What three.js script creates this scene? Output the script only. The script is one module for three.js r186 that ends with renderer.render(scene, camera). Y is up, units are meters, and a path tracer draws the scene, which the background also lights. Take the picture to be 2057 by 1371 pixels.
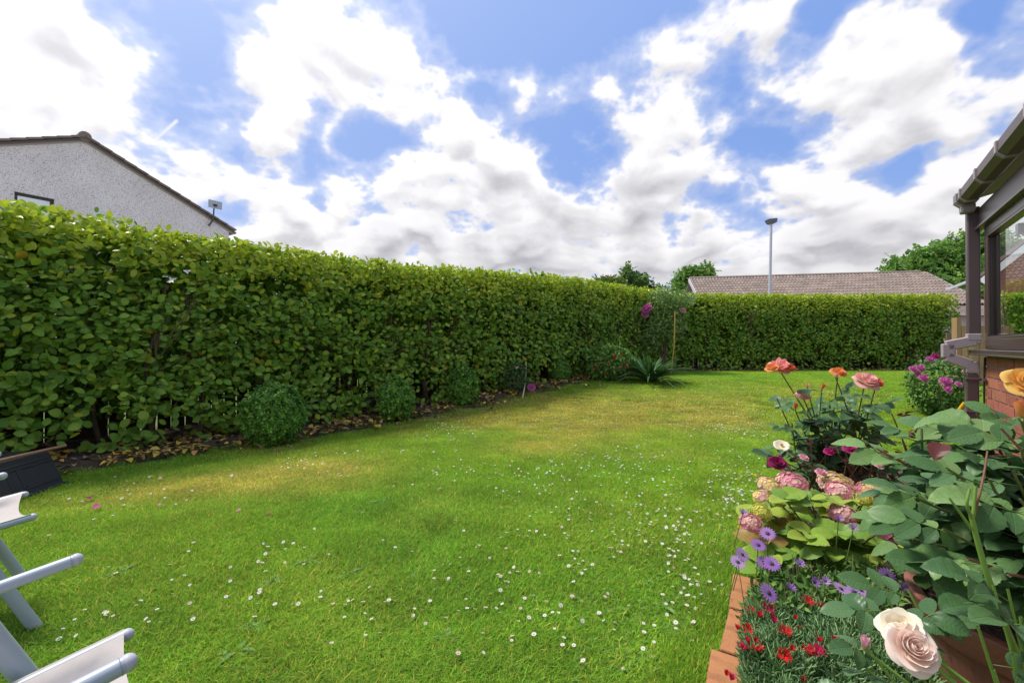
import * as THREE from 'three';
import { mergeGeometries } from 'three/addons/utils/BufferGeometryUtils.js';
import { RoundedBoxGeometry } from 'three/addons/geometries/RoundedBoxGeometry.js';

// ---------------------------------------------------------------- camera, exposure, sun, sky
const EYE = 1.05, FOCAL = 914, CX = 1028, HORIZON = 693;           // survey of the photograph: eye height (m), focal length (px), principal column, horizon row
const EXPOSURE = 1.85;
const scene = new THREE.Scene();
const camera = new THREE.PerspectiveCamera(73.74, 1024 / 682, 0.05, 900);
camera.position.set(0, EYE, 0);
camera.rotation.x = Math.atan(7.5 / FOCAL);
const renderer = new THREE.WebGLRenderer({ antialias: true });
renderer.toneMapping = THREE.LinearToneMapping;
renderer.toneMappingExposure = EXPOSURE;
renderer.shadowMap.enabled = true;

const rad = (d) => d * Math.PI / 180;
const SUN_AZ = rad(-64), SUN_EL = rad(60);                         // azimuth from the view axis, left is negative
const sunDir = new THREE.Vector3(Math.sin(SUN_AZ) * Math.cos(SUN_EL), Math.sin(SUN_EL), -Math.cos(SUN_AZ) * Math.cos(SUN_EL));
const sun = new THREE.DirectionalLight(new THREE.Color(1, 0.955, 0.87), 2.5);
sun.name = 'sun';
sun.position.copy(sunDir).multiplyScalar(60);
sun.target.position.set(0, 0, 0);
sun.castShadow = true;
sun.shadow.radius = 26;                                            // seen through thin cloud
sun.shadow.mapSize.set(4096, 4096);
Object.assign(sun.shadow.camera, { left: -25, right: 25, top: 25, bottom: -25, near: 1, far: 160 });
scene.add(sun, sun.target);

// ---------------------------------------------------------------- random numbers and noise
function rng(seed) { let s = seed | 0; return () => { s = (s + 0x6d2b79f5) | 0; let t = Math.imul(s ^ (s >>> 15), 1 | s); t = (t + Math.imul(t ^ (t >>> 7), 61 | t)) ^ t; return ((t ^ (t >>> 14)) >>> 0) / 4294967296; }; }
const R0 = rng(11);
const rr = (a, b, r = R0) => a + (b - a) * r();
const clamp = (x, a = 0, b = 1) => Math.min(b, Math.max(a, x));
const smooth = (a, b, x) => { const t = clamp((x - a) / (b - a)); return t * t * (3 - 2 * t); };
const lerp = (a, b, t) => a + (b - a) * t;
const PERM = new Uint8Array(512);
{ const r = rng(5), p = Array.from({ length: 256 }, (_, i) => i); for (let i = 255; i > 0; i--) { const j = Math.floor(r() * (i + 1)); [p[i], p[j]] = [p[j], p[i]]; } for (let i = 0; i < 512; i++) PERM[i] = p[i & 255]; }
function grad(h, x, y, z) { h &= 15; const u = h < 8 ? x : y, v = h < 4 ? y : h === 12 || h === 14 ? x : z; return ((h & 1) ? -u : u) + ((h & 2) ? -v : v); }
function noise3(x, y, z) {
  const X0 = Math.floor(x), Y0 = Math.floor(y), Z0 = Math.floor(z), X = X0 & 255, Y = Y0 & 255, Z = Z0 & 255;
  x -= X0; y -= Y0; z -= Z0;
  const u = x * x * x * (x * (x * 6 - 15) + 10), v = y * y * y * (y * (y * 6 - 15) + 10), w = z * z * z * (z * (z * 6 - 15) + 10);
  const A = PERM[X] + Y, AA = PERM[A] + Z, AB = PERM[A + 1] + Z, B = PERM[X + 1] + Y, BA = PERM[B] + Z, BB = PERM[B + 1] + Z;
  return lerp(lerp(lerp(grad(PERM[AA], x, y, z), grad(PERM[BA], x - 1, y, z), u), lerp(grad(PERM[AB], x, y - 1, z), grad(PERM[BB], x - 1, y - 1, z), u), v),
    lerp(lerp(grad(PERM[AA + 1], x, y, z - 1), grad(PERM[BA + 1], x - 1, y, z - 1), u), lerp(grad(PERM[AB + 1], x, y - 1, z - 1), grad(PERM[BB + 1], x - 1, y - 1, z - 1), u), v), w);
}
function fbm(x, y, z, oct = 4) { let s = 0, a = 0.5, f = 1; for (let i = 0; i < oct; i++) { s += a * noise3(x * f, y * f, z * f); f *= 2.03; a *= 0.5; } return s; }
// noise that repeats every `period` cells, for tiling textures
const hash2 = (x, y, s) => PERM[(PERM[(x + s) & 255] + y) & 255] / 255;
function tiled(u, v, period, s = 0) {
  const x = u * period, y = v * period, x0 = Math.floor(x), y0 = Math.floor(y), fx = x - x0, fy = y - y0, m = (n) => ((n % period) + period) % period;
  const a = fx * fx * (3 - 2 * fx), b = fy * fy * (3 - 2 * fy);
  return lerp(lerp(hash2(m(x0), m(y0), s), hash2(m(x0 + 1), m(y0), s), a), lerp(hash2(m(x0), m(y0 + 1), s), hash2(m(x0 + 1), m(y0 + 1), s), a), b);
}

// a point of the garden from where the photograph shows it and how deep it lies (metres along the view axis)
const at = (px, py, d) => new THREE.Vector3((px - CX) / FOCAL * d, EYE + (HORIZON - py) / FOCAL * d, -d);
// lie of the land: flat by the house, rising to the far hedge
const land = (x, z) => 0.38 * smooth(5, 9.2, -z) + 0.015 * noise3(x * 0.9, 3.1, z * 0.9);
function onLand(px, py) { let lo = 0.3, hi = 14; for (let i = 0; i < 40; i++) { const d = (lo + hi) / 2, p = at(px, py, d); if (p.y > land(p.x, p.z)) lo = d; else hi = d; } const p = at(px, py, lo); p.y = land(p.x, p.z); return p; }

// ---------------------------------------------------------------- sky: air and broken cumulus, computed for every direction
function makeSky() {
  const W = 4096, H = 2048, data = new Float32Array(W * H * 4);
  const dirOf = (px, py) => new THREE.Vector3((px - CX) / FOCAL, (HORIZON - py) / FOCAL, -1).normalize();
  // cloud banks: bearing of the centre, angular half sizes, weight
  const banks = [];
  const bank = (px, py, rx, ry, w, grey = 0) => {
    const c = dirOf(px, py), e = new THREE.Vector3().crossVectors(c, new THREE.Vector3(0, 1, 0)).normalize(), n = new THREE.Vector3().crossVectors(e, c);
    const k = 1 / Math.hypot((px - CX) / FOCAL, (HORIZON - py) / FOCAL, 1);
    banks.push({ c, e, n, rx: rx / FOCAL * k, ry: ry / FOCAL * k, w, grey });
  };
  const list = [[60, 70, 140, 140, 2.6], [80, 215, 170, 60, 1.6], [590, 50, 130, 90, 1], [650, 130, 90, 75, .9], [760, 110, 90, 55, .8], [880, 145, 65, 60, .85], [480, 150, 120, 40, .85], [560, 190, 80, 30, .7],
    [430, 220, 100, 48, .9], [560, 270, 42, 42, .8], [340, 335, 95, 48, .9], [250, 300, 60, 40, .5], [520, 365, 110, 60, .8], [690, 260, 22, 60, .45], [880, 265, 40, 40, .7], [1000, 300, 130, 65, 1], [760, 330, 60, 30, .45],
    [810, 400, 170, 60, .9, .3], [1050, 390, 130, 75, 1, .75], [700, 450, 200, 60, 1, .25], [950, 465, 170, 55, 1, .6], [1030, 150, 45, 60, .85], [1140, 185, 60, 42, .6], [1250, 215, 75, 60, .85], [1320, 265, 110, 65, .9], [1410, 320, 60, 40, .8],
    [1060, 65, 40, 16, .5], [1350, 80, 110, 30, .65], [1470, 75, 95, 60, 1], [1560, 165, 130, 70, 1], [1790, 90, 130, 130, 1], [1740, 210, 140, 60, 1, .1], [1920, 190, 120, 50, .6], [1960, 330, 150, 140, 1, .1], [1690, 370, 130, 85, 1],
    [1600, 310, 40, 25, .6], [1730, 440, 170, 55, 1, .5], [1900, 490, 170, 70, .9, .1], [1500, 365, 55, 32, .55], [1240, 360, 110, 26, .8, .85], [1310, 430, 120, 40, 1, .8], [1180, 450, 140, 50, 1, .4], [1450, 500, 130, 45, 1, .45],
    [1250, 520, 260, 40, 1, .5], [900, 525, 260, 35, 1, .35], [620, 500, 140, 40, .8, .1], [1650, 530, 260, 45, 1, .25], [1950, 560, 200, 50, 1, .1], [1180, 10, 60, 10, .2], [150, 330, 200, 60, .6],
    [330, 90, 110, 110, -.9], [300, 250, 50, 45, -.7], [200, 20, 40, 60, -.3], [990, 40, 90, 70, -.8], [1190, 40, 150, 60, -1], [1640, 70, 60, 50, -.9], [960, 210, 70, 30, -.7], [650, 320, 60, 30, -.8], [745, 255, 40, 40, -.6],
    [1150, 330, 45, 60, -.8], [1480, 420, 50, 50, -.8], [1530, 275, 90, 28, -.9], [1790, 320, 45, 45, -1], [2010, 60, 60, 40, -.6], [1110, 260, 80, 30, -.6], [480, 310, 40, 30, -.5], [640, 410, 40, 18, -.7], [1420, 180, 50, 40, -.6], [470, 430, 50, 40, -.4], [1990, 260, 50, 16, -.3]];
  for (const b of list) bank(...b);
  const r = rng(77);                                               // the same kind of banks all round the sky
  for (let i = 0; i < 150; i++) {
    const az = rad(55 + r() * 250), el = rad(3 + 80 * Math.pow(r(), 1.3)), c = new THREE.Vector3(Math.sin(az) * Math.cos(el), Math.sin(el), -Math.cos(az) * Math.cos(el));
    const e = new THREE.Vector3().crossVectors(c, new THREE.Vector3(0, 1, 0)).normalize(), n = new THREE.Vector3().crossVectors(e, c), s = 0.05 + 0.1 * r();
    banks.push({ c, e, n, rx: s * (1.2 + r()), ry: s * (0.5 + 0.4 * r()), w: r() < 0.25 ? -0.8 : 0.95, grey: el < 0.45 ? r() * 0.7 : 0 });
  }
  for (let i = 0; i < 40; i++) {                                   // and overhead
    const az = r() * 6.283, el = rad(44 + 46 * r()), c = new THREE.Vector3(Math.sin(az) * Math.cos(el), Math.sin(el), -Math.cos(az) * Math.cos(el));
    const e = new THREE.Vector3().crossVectors(c, new THREE.Vector3(0, 0.98, 0.2).normalize()).normalize(), n = new THREE.Vector3().crossVectors(e, c), s = 0.08 + 0.1 * r();
    banks.push({ c, e, n, rx: s * 1.3, ry: s, w: r() < 0.3 ? -0.7 : 0.9, grey: 0 });
  }
  // coarse field of the banks, on a grid of half a degree, warped when it is looked up
  const GW = 1440, GH = 360, field = new Float32Array(GW * GH), greys = new Float32Array(GW * GH);
  for (let j = 0; j < GH; j++) for (let i = 0; i < GW; i++) {
    const el = (j + 0.5) / GH * Math.PI / 2, az = (i + 0.5) / GW * 2 * Math.PI, x = Math.sin(az) * Math.cos(el), y = Math.sin(el), z = -Math.cos(az) * Math.cos(el);
    let s = 0, neg = 0, g = 0, gw = 1e-3;
    for (const b of banks) {
      if (x * b.c.x + y * b.c.y + z * b.c.z < 0.75) continue;
      const u = (x * b.e.x + y * b.e.y + z * b.e.z) / b.rx, v = (x * b.n.x + y * b.n.y + z * b.n.z) / b.ry, q = u * u + v * v;
      if (q > 9) continue;
      const k = Math.exp(-q * 0.85);
      if (b.w > 0) s += b.w * k; else neg -= b.w * k;
      if (b.w > 0) { g += k * b.grey * smooth(1.1, -0.7, v); gw += k; }
    }
    field[j * GW + i] = 1.12 * (1 - Math.exp(-1.35 * s)) - 0.9 * neg; greys[j * GW + i] = g / gw * smooth(0.02, 0.3, gw);
  }
  const look = (f, az, el) => {
    const x = ((az / (2 * Math.PI)) % 1 + 1) % 1 * GW - 0.5, y = clamp(el / (Math.PI / 2) * GH - 0.5, 0, GH - 1.001), x0 = Math.floor(x), y0 = Math.floor(y), fx = x - x0, fy = y - y0, a = (x0 + GW) % GW, b = (x0 + 1) % GW;
    return lerp(lerp(f[y0 * GW + a], f[y0 * GW + b], fx), lerp(f[(y0 + 1) * GW + a], f[(y0 + 1) * GW + b], fx), fy);
  };
  let soft = 0;                                                    // the same cloud without its finest relief, for its shading
  const density = (x, y, z, az, el, fine) => {
    const s = 1 / (0.45 + y * 0.8), qx = x * 4.6, qy = y * 5.6, qz = z * 4.6;
    const wx = fbm(qx + 7, qy, qz, 3), wy = fbm(qx, qy + 9, qz, 3), base = clamp(look(field, az + wx * 0.12, el + wy * 0.085), -1.1, 1.15);
    let low = 0, high = 0, f = 1.5 * s, w = 0.5;
    for (let i = 0; i < fine; i++) { const n = w * noise3(qx * f + wx, qy * f, qz * f + wy); if (i < 2) low += n; else high += n; f *= 2.05; w *= 0.52; }
    let billow = 0; f = 3.6 * s; w = 0.5;                            // heaped, cauliflower relief
    for (let i = 0; i < 3; i++) { billow += w * (0.26 - Math.abs(noise3(qx * f + wx, qy * f, qz * f + wy))); f *= 2.1; w *= 0.55; }
    const body = base * 0.9 + low * 1.0 - 0.5 + 0.16 * smooth(0.26, 0.08, el), edge = smooth(0.9, 0.1, body);
    soft = body + billow * 0.25;
    return body + high * 1.25 * (0.3 + 0.7 * edge) + billow * 0.5;
  };
  const dens = new Float32Array(W * (H / 2)), softs = new Float32Array(W * (H / 2)), LIFT = 22, NEAR = 9;
  for (let row = H - 1; row >= H / 2; row--) {                     // from the zenith down
    const el = ((row + 0.5) / H - 0.5) * Math.PI, y = Math.sin(el), c = Math.cos(el);
    for (let col = 0; col < W; col++) {
      const round = ((col + 0.5) / W - 0.5) * 2 * Math.PI, x = Math.cos(round) * c, z = Math.sin(round) * c, az = Math.atan2(x, -z), o = (row * W + col) * 4;
      const cs = x * sunDir.x + y * sunDir.y + z * sunDir.z, glow = Math.exp(-Math.acos(clamp(cs, -1, 1)) * 2.3);
      const at0 = (row - H / 2) * W + col, behind = z > 0.25 * c && (col & 1), d = behind ? dens[at0 - 1] : density(x, y, z, az, el, z > 0 ? 4 : 6);
      dens[at0] = d; softs[at0] = behind ? softs[at0 - 1] : soft;
      const a = smooth(-0.02, 0.26, d), thin = smooth(-0.4, 0.1, d) * 0.3, sd = softs[at0];
      const above = (n) => softs[(Math.min(H - 1, row + n) - H / 2) * W + col], up = above(LIFT), up1 = above(NEAR);   // how much cloud stands between here and the light
      const low = 1 - smooth(0.0, 0.45, y);
      let R = lerp(0.165, 0.42, low * 0.7), G = lerp(0.33, 0.58, low * 0.7), B = lerp(0.78, 0.92, low * 0.7);
      R += glow * 1.2; G += glow * 1.1; B += glow * 0.85;
      const gr = clamp(look(greys, az + 0.06 * noise3(x * 7, y * 7, z * 7), el + 0.045 * noise3(x * 7, y * 7 + 5, z * 7)) * 1.5), thick = smooth(0.3, 1.0, sd) * smooth(0.1, 0.8, up);
      const relief = clamp((up1 - sd) * 1.3, -0.1, 0.24) * smooth(0.05, 0.3, d), wide = clamp((up - sd) * 0.6, -0.1, 0.26);
      const shade = clamp(0.07 + thick * 0.42 + gr * smooth(0.1, 0.55, sd) * (0.85 + 0.8 * fbm(x * 9, y * 11, z * 9, 3)) + relief + wide), lit = 0.96 + glow * 1.2;
      const cr = lerp(1.0, 0.36, shade) * lit, cg = lerp(0.985, 0.36, shade) * lit, cb = lerp(1.0, 0.41, shade) * lit, k = clamp(a + thin * (1 - a));
      data[o] = lerp(R, cr, k) / EXPOSURE; data[o + 1] = lerp(G, cg, k) / EXPOSURE; data[o + 2] = lerp(B, cb, k) / EXPOSURE; data[o + 3] = 1;
    }
  }
  // vapour trail
  { const A = dirOf(309, 278), Bv = dirOf(352, 240);
    for (let i = 0; i <= 400; i++) { const v = A.clone().lerp(Bv, i / 400).normalize(), el = Math.asin(v.y), round = Math.atan2(v.z, v.x), col = (round / (2 * Math.PI) + 0.5) * W - 0.5, row = (el / Math.PI + 0.5) * H - 0.5;
      for (let dj = -3; dj <= 3; dj++) for (let di = -3; di <= 3; di++) { const cc = Math.round(col) + di, rw = Math.round(row) + dj, q = Math.hypot(cc - col, rw - row), w = Math.exp(-q * q / (0.5 + i / 400)) * 0.09, o = (rw * W + cc) * 4; for (let k = 0; k < 3; k++) data[o + k] = lerp(data[o + k], 0.98 / EXPOSURE, w); } } }
  for (let row = 0; row < H / 2; row++) for (let col = 0; col < W; col++) { const o = (row * W + col) * 4; data[o] = 0.2 / EXPOSURE; data[o + 1] = 0.22 / EXPOSURE; data[o + 2] = 0.2 / EXPOSURE; data[o + 3] = 1; }
  const t = new THREE.DataTexture(data, W, H, THREE.RGBAFormat, THREE.FloatType);
  t.mapping = THREE.EquirectangularReflectionMapping; t.magFilter = THREE.LinearFilter; t.needsUpdate = true;
  return t;
}
scene.background = makeSky();
scene.environment = scene.background;

// ---------------------------------------------------------------- helpers
const taken = new Map();
function numbered(name) { const n = taken.get(name) ?? 0; taken.set(name, n + 1); return n ? `${name}_${String(n).padStart(3, '0')}` : name; }
function tag(o, label, category, group) { Object.assign(o.userData, { label, category }); if (group) o.userData.group = group; return o; }
function thing(name, label, category, pos = [0, 0, 0], turn = 0, group) { const o = new THREE.Group(); o.name = numbered(name); o.position.set(...pos); o.rotation.y = turn; scene.add(o); return tag(o, label, category, group); }
function mesh(name, geo, mat, parent) { const m = new THREE.Mesh(geo, mat); m.name = parent && parent !== scene ? name : numbered(name); m.castShadow = m.receiveShadow = true; (parent ?? scene).add(m); return m; }
function structure(name, geo, mat) { const m = mesh(name, geo, mat, scene); m.userData.kind = 'structure'; m.userData.label = name.replace(/_/g, ' '); return m; }
const V = (x, y, z) => new THREE.Vector3(x, y, z);
const C = (r, g, b) => new THREE.Color().setRGB(r, g, b);
const std = (color, roughness = 0.7, more = {}) => new THREE.MeshPhysicalMaterial({ color, roughness, side: THREE.DoubleSide, ...more });
const leafy = (color, more = {}) => new THREE.MeshPhysicalMaterial({ color, roughness: 1, specularIntensity: 0.25, transmission: 0.32, thickness: 0, clearcoat: 0.3, clearcoatRoughness: 0.36, side: THREE.DoubleSide, ...more });
const petaly = (color, more = {}) => new THREE.MeshPhysicalMaterial({ color, roughness: 1, specularIntensity: 0.3, transmission: 0.35, thickness: 0, side: THREE.DoubleSide, ...more });
function tex(w, h, fn, srgb = true) {
  const d = new Uint8Array(w * h * 4);
  for (let y = 0; y < h; y++) for (let x = 0; x < w; x++) {
    const c = fn((x + 0.5) / w, (y + 0.5) / h), o = (y * w + x) * 4;
    for (let k = 0; k < 3; k++) { const v = clamp(c.length ? c[k] : c); d[o + k] = 255 * (srgb ? (v <= 0.0031308 ? v * 12.92 : 1.055 * Math.pow(v, 1 / 2.4) - 0.055) : v) + 0.5; }
    d[o + 3] = 255;
  }
  const t = new THREE.DataTexture(d, w, h); t.wrapS = t.wrapT = THREE.RepeatWrapping; t.magFilter = THREE.LinearFilter; t.colorSpace = srgb ? THREE.SRGBColorSpace : THREE.NoColorSpace; t.needsUpdate = true;
  return t;
}
const rep = (t, x, y = x) => { const c = t.clone(); c.repeat.set(x, y); c.needsUpdate = true; return c; };
const box = (w, h, d, x = 0, y = 0, z = 0) => new THREE.BoxGeometry(w, h, d).translate(x, y, z);
const rbox = (w, h, d, r, x = 0, y = 0, z = 0) => new RoundedBoxGeometry(w, h, d, 2, r).translate(x, y, z);
function merge(list) { return mergeGeometries(list.map((g) => (g.index ? g.toNonIndexed() : g)), false); }
// uv in metres for boxes and flat pieces: the two axes that a face spans
function metric(geo, s = 1) {
  const g = geo.index ? geo.toNonIndexed() : geo, p = g.attributes.position, n = g.attributes.normal, uv = new Float32Array(p.count * 2);
  for (let i = 0; i < p.count; i++) { const ax = Math.abs(n.getX(i)), ay = Math.abs(n.getY(i)), az = Math.abs(n.getZ(i)); const [u, v] = ay > ax && ay > az ? [p.getX(i), p.getZ(i)] : ax > az ? [p.getZ(i), p.getY(i)] : [p.getX(i), p.getY(i)]; uv[i * 2] = u * s; uv[i * 2 + 1] = v * s; }
  g.setAttribute('uv', new THREE.BufferAttribute(uv, 2)); return g;
}
// a tapered tube through points
function tube(points, r0, r1 = r0, sides = 6, rows = 0) {
  const curve = points.length > 2 ? new THREE.CatmullRomCurve3(points) : new THREE.LineCurve3(points[0], points[1]);
  const n = rows || Math.max(1, (points.length - 1) * 3), pos = [], nor = [], uv = [], idx = [];
  let len = 0, last = curve.getPoint(0), side = V(1, 0.02, 0.03);
  for (let i = 0; i <= n; i++) {
    const t = i / n, p = curve.getPoint(t), d = curve.getTangent(t), e = V(0, 0, 0).crossVectors(d, side).normalize(), f = V(0, 0, 0).crossVectors(e, d), r = lerp(r0, r1, t);
    side = f.clone(); len += p.distanceTo(last); last = p;
    for (let k = 0; k <= sides; k++) { const a = k / sides * Math.PI * 2, c = Math.cos(a), s = Math.sin(a), nx = e.x * c + f.x * s, ny = e.y * c + f.y * s, nz = e.z * c + f.z * s; pos.push(p.x + nx * r, p.y + ny * r, p.z + nz * r); nor.push(nx, ny, nz); uv.push(k / sides, len * 4); }
  }
  for (let i = 0; i < n; i++) for (let k = 0; k < sides; k++) { const a = i * (sides + 1) + k, b = a + sides + 1; idx.push(a, b, a + 1, b, b + 1, a + 1); }
  for (const [row, flip] of [[0, 1], [n, 0]]) { const c0 = row * (sides + 1); for (let k = 1; k < sides - 1; k++) idx.push(c0, c0 + (flip ? k + 1 : k), c0 + (flip ? k : k + 1)); }
  const g = new THREE.BufferGeometry(); g.setAttribute('position', new THREE.Float32BufferAttribute(pos, 3)); g.setAttribute('normal', new THREE.Float32BufferAttribute(nor, 3)); g.setAttribute('uv', new THREE.Float32BufferAttribute(uv, 2)); g.setIndex(idx);
  return g;
}
// a leaf blade: base at the origin, along +z, upper face +y
function blade({ L = 1, W = 0.55, rows = 5, fold = 0.12, curl = 0.15, peak = 0.45, teeth = 0, wave = 0, blunt = 0.75, half = 1, droop = 0 }) {
  const pos = [], uv = [], idx = [], n = 2 * half + 1;
  for (let i = 0; i <= rows; i++) {
    const t = i / rows, s = Math.pow(Math.sin(Math.PI * Math.pow(t, Math.log(0.5) / Math.log(peak))), blunt), w = W / 2 * (t <= 0 ? 0.03 : t >= 1 ? 0.0 : s);
    const z = L * (t - curl * 0.25 * t * t), y = -curl * L * t * t;
    for (let j = 0; j < n; j++) {
      const k = (j - half) / half, q = Math.abs(k), rim = q === 1 && teeth && t > 0 && t < 1 ? 1 + teeth * (i % 2 ? 1 : -1) : 1;
      pos.push(w * k * rim, y + 2 * fold * w * q - droop * w * q * q + (q === 1 ? wave * Math.sin(i * 2.1 + k) * W : wave * 0.6 * Math.sin(i * 2.1 + 2 * k) * W * q), z - (q === 1 && teeth ? 0.02 * L : 0));
      uv.push(0.5 + 0.5 * k * clamp(2 * w / W), t);
    }
    if (i) for (let j = 0; j < n - 1; j++) { const a = (i - 1) * n + j; idx.push(a, a + n, a + 1, a + 1, a + n, a + n + 1); }
  }
  const g = new THREE.BufferGeometry(); g.setAttribute('position', new THREE.Float32BufferAttribute(pos, 3)); g.setAttribute('uv', new THREE.Float32BufferAttribute(uv, 2)); g.setIndex(idx); g.computeVertexNormals();
  return g;
}
const M4 = new THREE.Matrix4(), _x = V(0, 0, 0), _y = V(0, 0, 0), _z = V(0, 0, 0);
// matrix of a leaf at p that points along dir with its upper face towards up
function pose(p, dir, up, s = 1, out = new THREE.Matrix4()) {
  _z.copy(dir).normalize(); _x.crossVectors(up, _z); if (_x.lengthSq() < 1e-6) _x.set(1, 0, 0.01).cross(_z); _x.normalize(); _y.crossVectors(_z, _x);
  const sx = s.length ? s[0] : s, sy = s.length ? s[1] : s, sz = s.length ? s[2] : s;
  return out.set(_x.x * sx, _y.x * sy, _z.x * sz, p.x, _x.y * sx, _y.y * sy, _z.y * sz, p.y, _x.z * sx, _y.z * sy, _z.z * sz, p.z, 0, 0, 0, 1);
}
const place = (m, matrix) => { matrix.decompose(m.position, m.quaternion, m.scale); return m; };
function copies(name, geo, mat, list, parent, kind = 'stuff') {        // list of {m: Matrix4, c: Color}
  const o = new THREE.InstancedMesh(geo, mat, list.length); o.name = parent && parent !== scene ? name : numbered(name);
  list.forEach((e, i) => { o.setMatrixAt(i, e.m); if (e.c) o.setColorAt(i, e.c); });
  o.castShadow = o.receiveShadow = true; if (kind) o.userData.kind = kind; (parent ?? scene).add(o); return o;
}
const anyDir = (r = R0) => { const z = r() * 2 - 1, a = r() * 6.2832, s = Math.sqrt(1 - z * z); return V(s * Math.cos(a), z, s * Math.sin(a)); };
const tint = (c, k, r = R0) => { const f = 1 + (r() - 0.5) * 2 * k; return C(c[0] * f * (1 + (r() - 0.5) * k), c[1] * f, c[2] * f * (1 + (r() - 0.5) * k)); };
const pick = (a, r = R0) => a[Math.floor(r() * a.length)];

// ---------------------------------------------------------------- shared textures
const veins = tex(128, 256, (u, v) => { const x = Math.abs(u - 0.5) * 2, mid = Math.exp(-x * x * 900), q = ((v * 9 - x * 1.6) % 1 + 1) % 1, side = Math.exp(-Math.pow((q - 0.5) * 9, 2)) * (1 - x * 0.6), n = 0.86 + 0.2 * tiled(u, v, 16) + 0.12 * tiled(u, v, 48, 9), k = n * (1 + 0.3 * mid + 0.12 * side); return [k * (1 + 0.12 * mid) * 0.86, k * 0.86, k * 0.84]; });
const veinBump = tex(128, 256, (u, v) => { const x = Math.abs(u - 0.5) * 2, mid = Math.exp(-x * x * 500), q = ((v * 9 - x * 1.6) % 1 + 1) % 1, side = Math.exp(-Math.pow((q - 0.5) * 7, 2)); return 0.75 - 0.5 * mid - 0.35 * side * (1 - x * 0.5) + 0.15 * tiled(u, v, 24); }, false);
const grain = tex(256, 256, (u, v) => 0.55 + 0.3 * tiled(u, v, 64) + 0.3 * tiled(u, v, 128, 3), false);
const barkMap = tex(128, 256, (u, v) => { const k = 0.5 + 0.5 * tiled(u, v, 8) + 0.5 * (tiled(u, v * 0.25, 32, 7) - 0.5); return [0.125 * k, 0.085 * k, 0.052 * k]; });
const bark = std(0xffffff, 0.9, { map: barkMap, bumpMap: grain, bumpScale: 0.004 });
const twigMat = std(C(0.13, 0.085, 0.045), 0.85);

// ---------------------------------------------------------------- the hedges' lines on plan, the lawn and the beds
const line = (pts, n) => new THREE.CatmullRomCurve3(pts.map(([x, d]) => V(x, 0, -d)), false, 'centripetal').getSpacedPoints(n);
const longLine = line([[-7.4, 1.1], [-5.7, 2.35], [-4.4, 3.5], [-3.95, 4.0], [-3.4, 4.65], [-2.68, 5.4], [-1.66, 6.32], [-0.25, 7.42], [1.65, 9.15], [3.1, 10.55], [4.1, 11.4]], 300);
const backLine = line([[3.7, 11.55], [5.5, 11.72], [8.5, 11.85], [11.75, 11.95]], 160);
const outward = (pts) => pts.map((p, i) => { const a = pts[Math.max(0, i - 1)], b = pts[Math.min(pts.length - 1, i + 1)], t = b.clone().sub(a).normalize(); return V(-t.z, 0, t.x); });   // towards the lawn
const longOut = outward(longLine), backOut = outward(backLine);
// distance from the hedge face towards the lawn (negative inside the hedge)
function fromHedge(x, z) {
  let best = 1e9, sign = 1;
  for (const [L, O] of [[longLine, longOut], [backLine, backOut]]) for (let i = 0; i < L.length; i += 2) { const dx = x - L[i].x, dz = z - L[i].z, q = dx * dx + dz * dz; if (q < best) { best = q; sign = dx * O[i].x + dz * O[i].z > 0 ? 1 : -1; } }
  return sign * Math.sqrt(best);
}
const bedWidth = (x, z) => lerp(0.52, 0.3, smooth(4, 9, -z)) * (x > 3.9 ? 0.45 : 1) + 0.13 * noise3(x * 2.1, 1.7, z * 2.1) + 0.05 * noise3(x * 7, 4, z * 7);
// flower bed by the house: between this line and the wall
const bedLine = [[0.56, 1.0], [0.6, 1.4], [0.86, 1.75], [1.06, 2.05], [1.2, 2.5], [1.55, 2.95], [2.1, 3.25], [2.75, 3.55], [3.3, 4.0]];
function inHouseBed(x, z) { const d = -z; if (d < 0.4 || d > 4) return false; let i = 0; while (i < bedLine.length - 2 && bedLine[i + 1][1] < d) i++; const [a, b] = [bedLine[i], bedLine[i + 1]]; return x > lerp(a[0], b[0], clamp((d - a[1]) / (b[1] - a[1]))) + 0.05 * noise3(x * 5, 8, z * 5); }

// dry patches in the turf: place, size
const dry = [];
for (const [px, py, rx, rd, w] of [[640, 945, .62, .55, 1], [480, 965, .5, .35, .9], [300, 985, .4, .35, .8], [860, 855, .5, .8, .6], [1100, 810, 1.2, 1.0, 1], [1250, 830, 1.2, .9, .9], [1020, 845, .8, .7, .8], [1380, 810, 1.0, .8, .8], [1090, 900, .45, .45, .9], [1200, 870, .6, .6, .7], [1350, 915, .4, .25, .6], [1480, 845, .8, .5, .7], [180, 1010, .35, .2, .6], [1600, 790, 1.5, 1, .5], [560, 900, .5, .3, .5], [700, 1180, .25, .25, .25], [850, 1020, .3, .4, .35]]) { const p = onLand(px, py); dry.push([p.x, p.z, rx, rd, w]); }
function dryness(x, z) {
  let s = 0; for (const [a, b, rx, rd, w] of dry) { const u = (x - a) / rx, v = (z - b) / rd, q = u * u + v * v; if (q < 5) s += w * Math.exp(-q); }
  const f = fbm(x * 1.6, 2, z * 1.6, 4);
  return 0.85 * clamp(s * (0.8 + 1.3 * f) + 0.35 * fbm(x * 0.7 + 9, 5, z * 0.7, 3) + 0.04);
}
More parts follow.
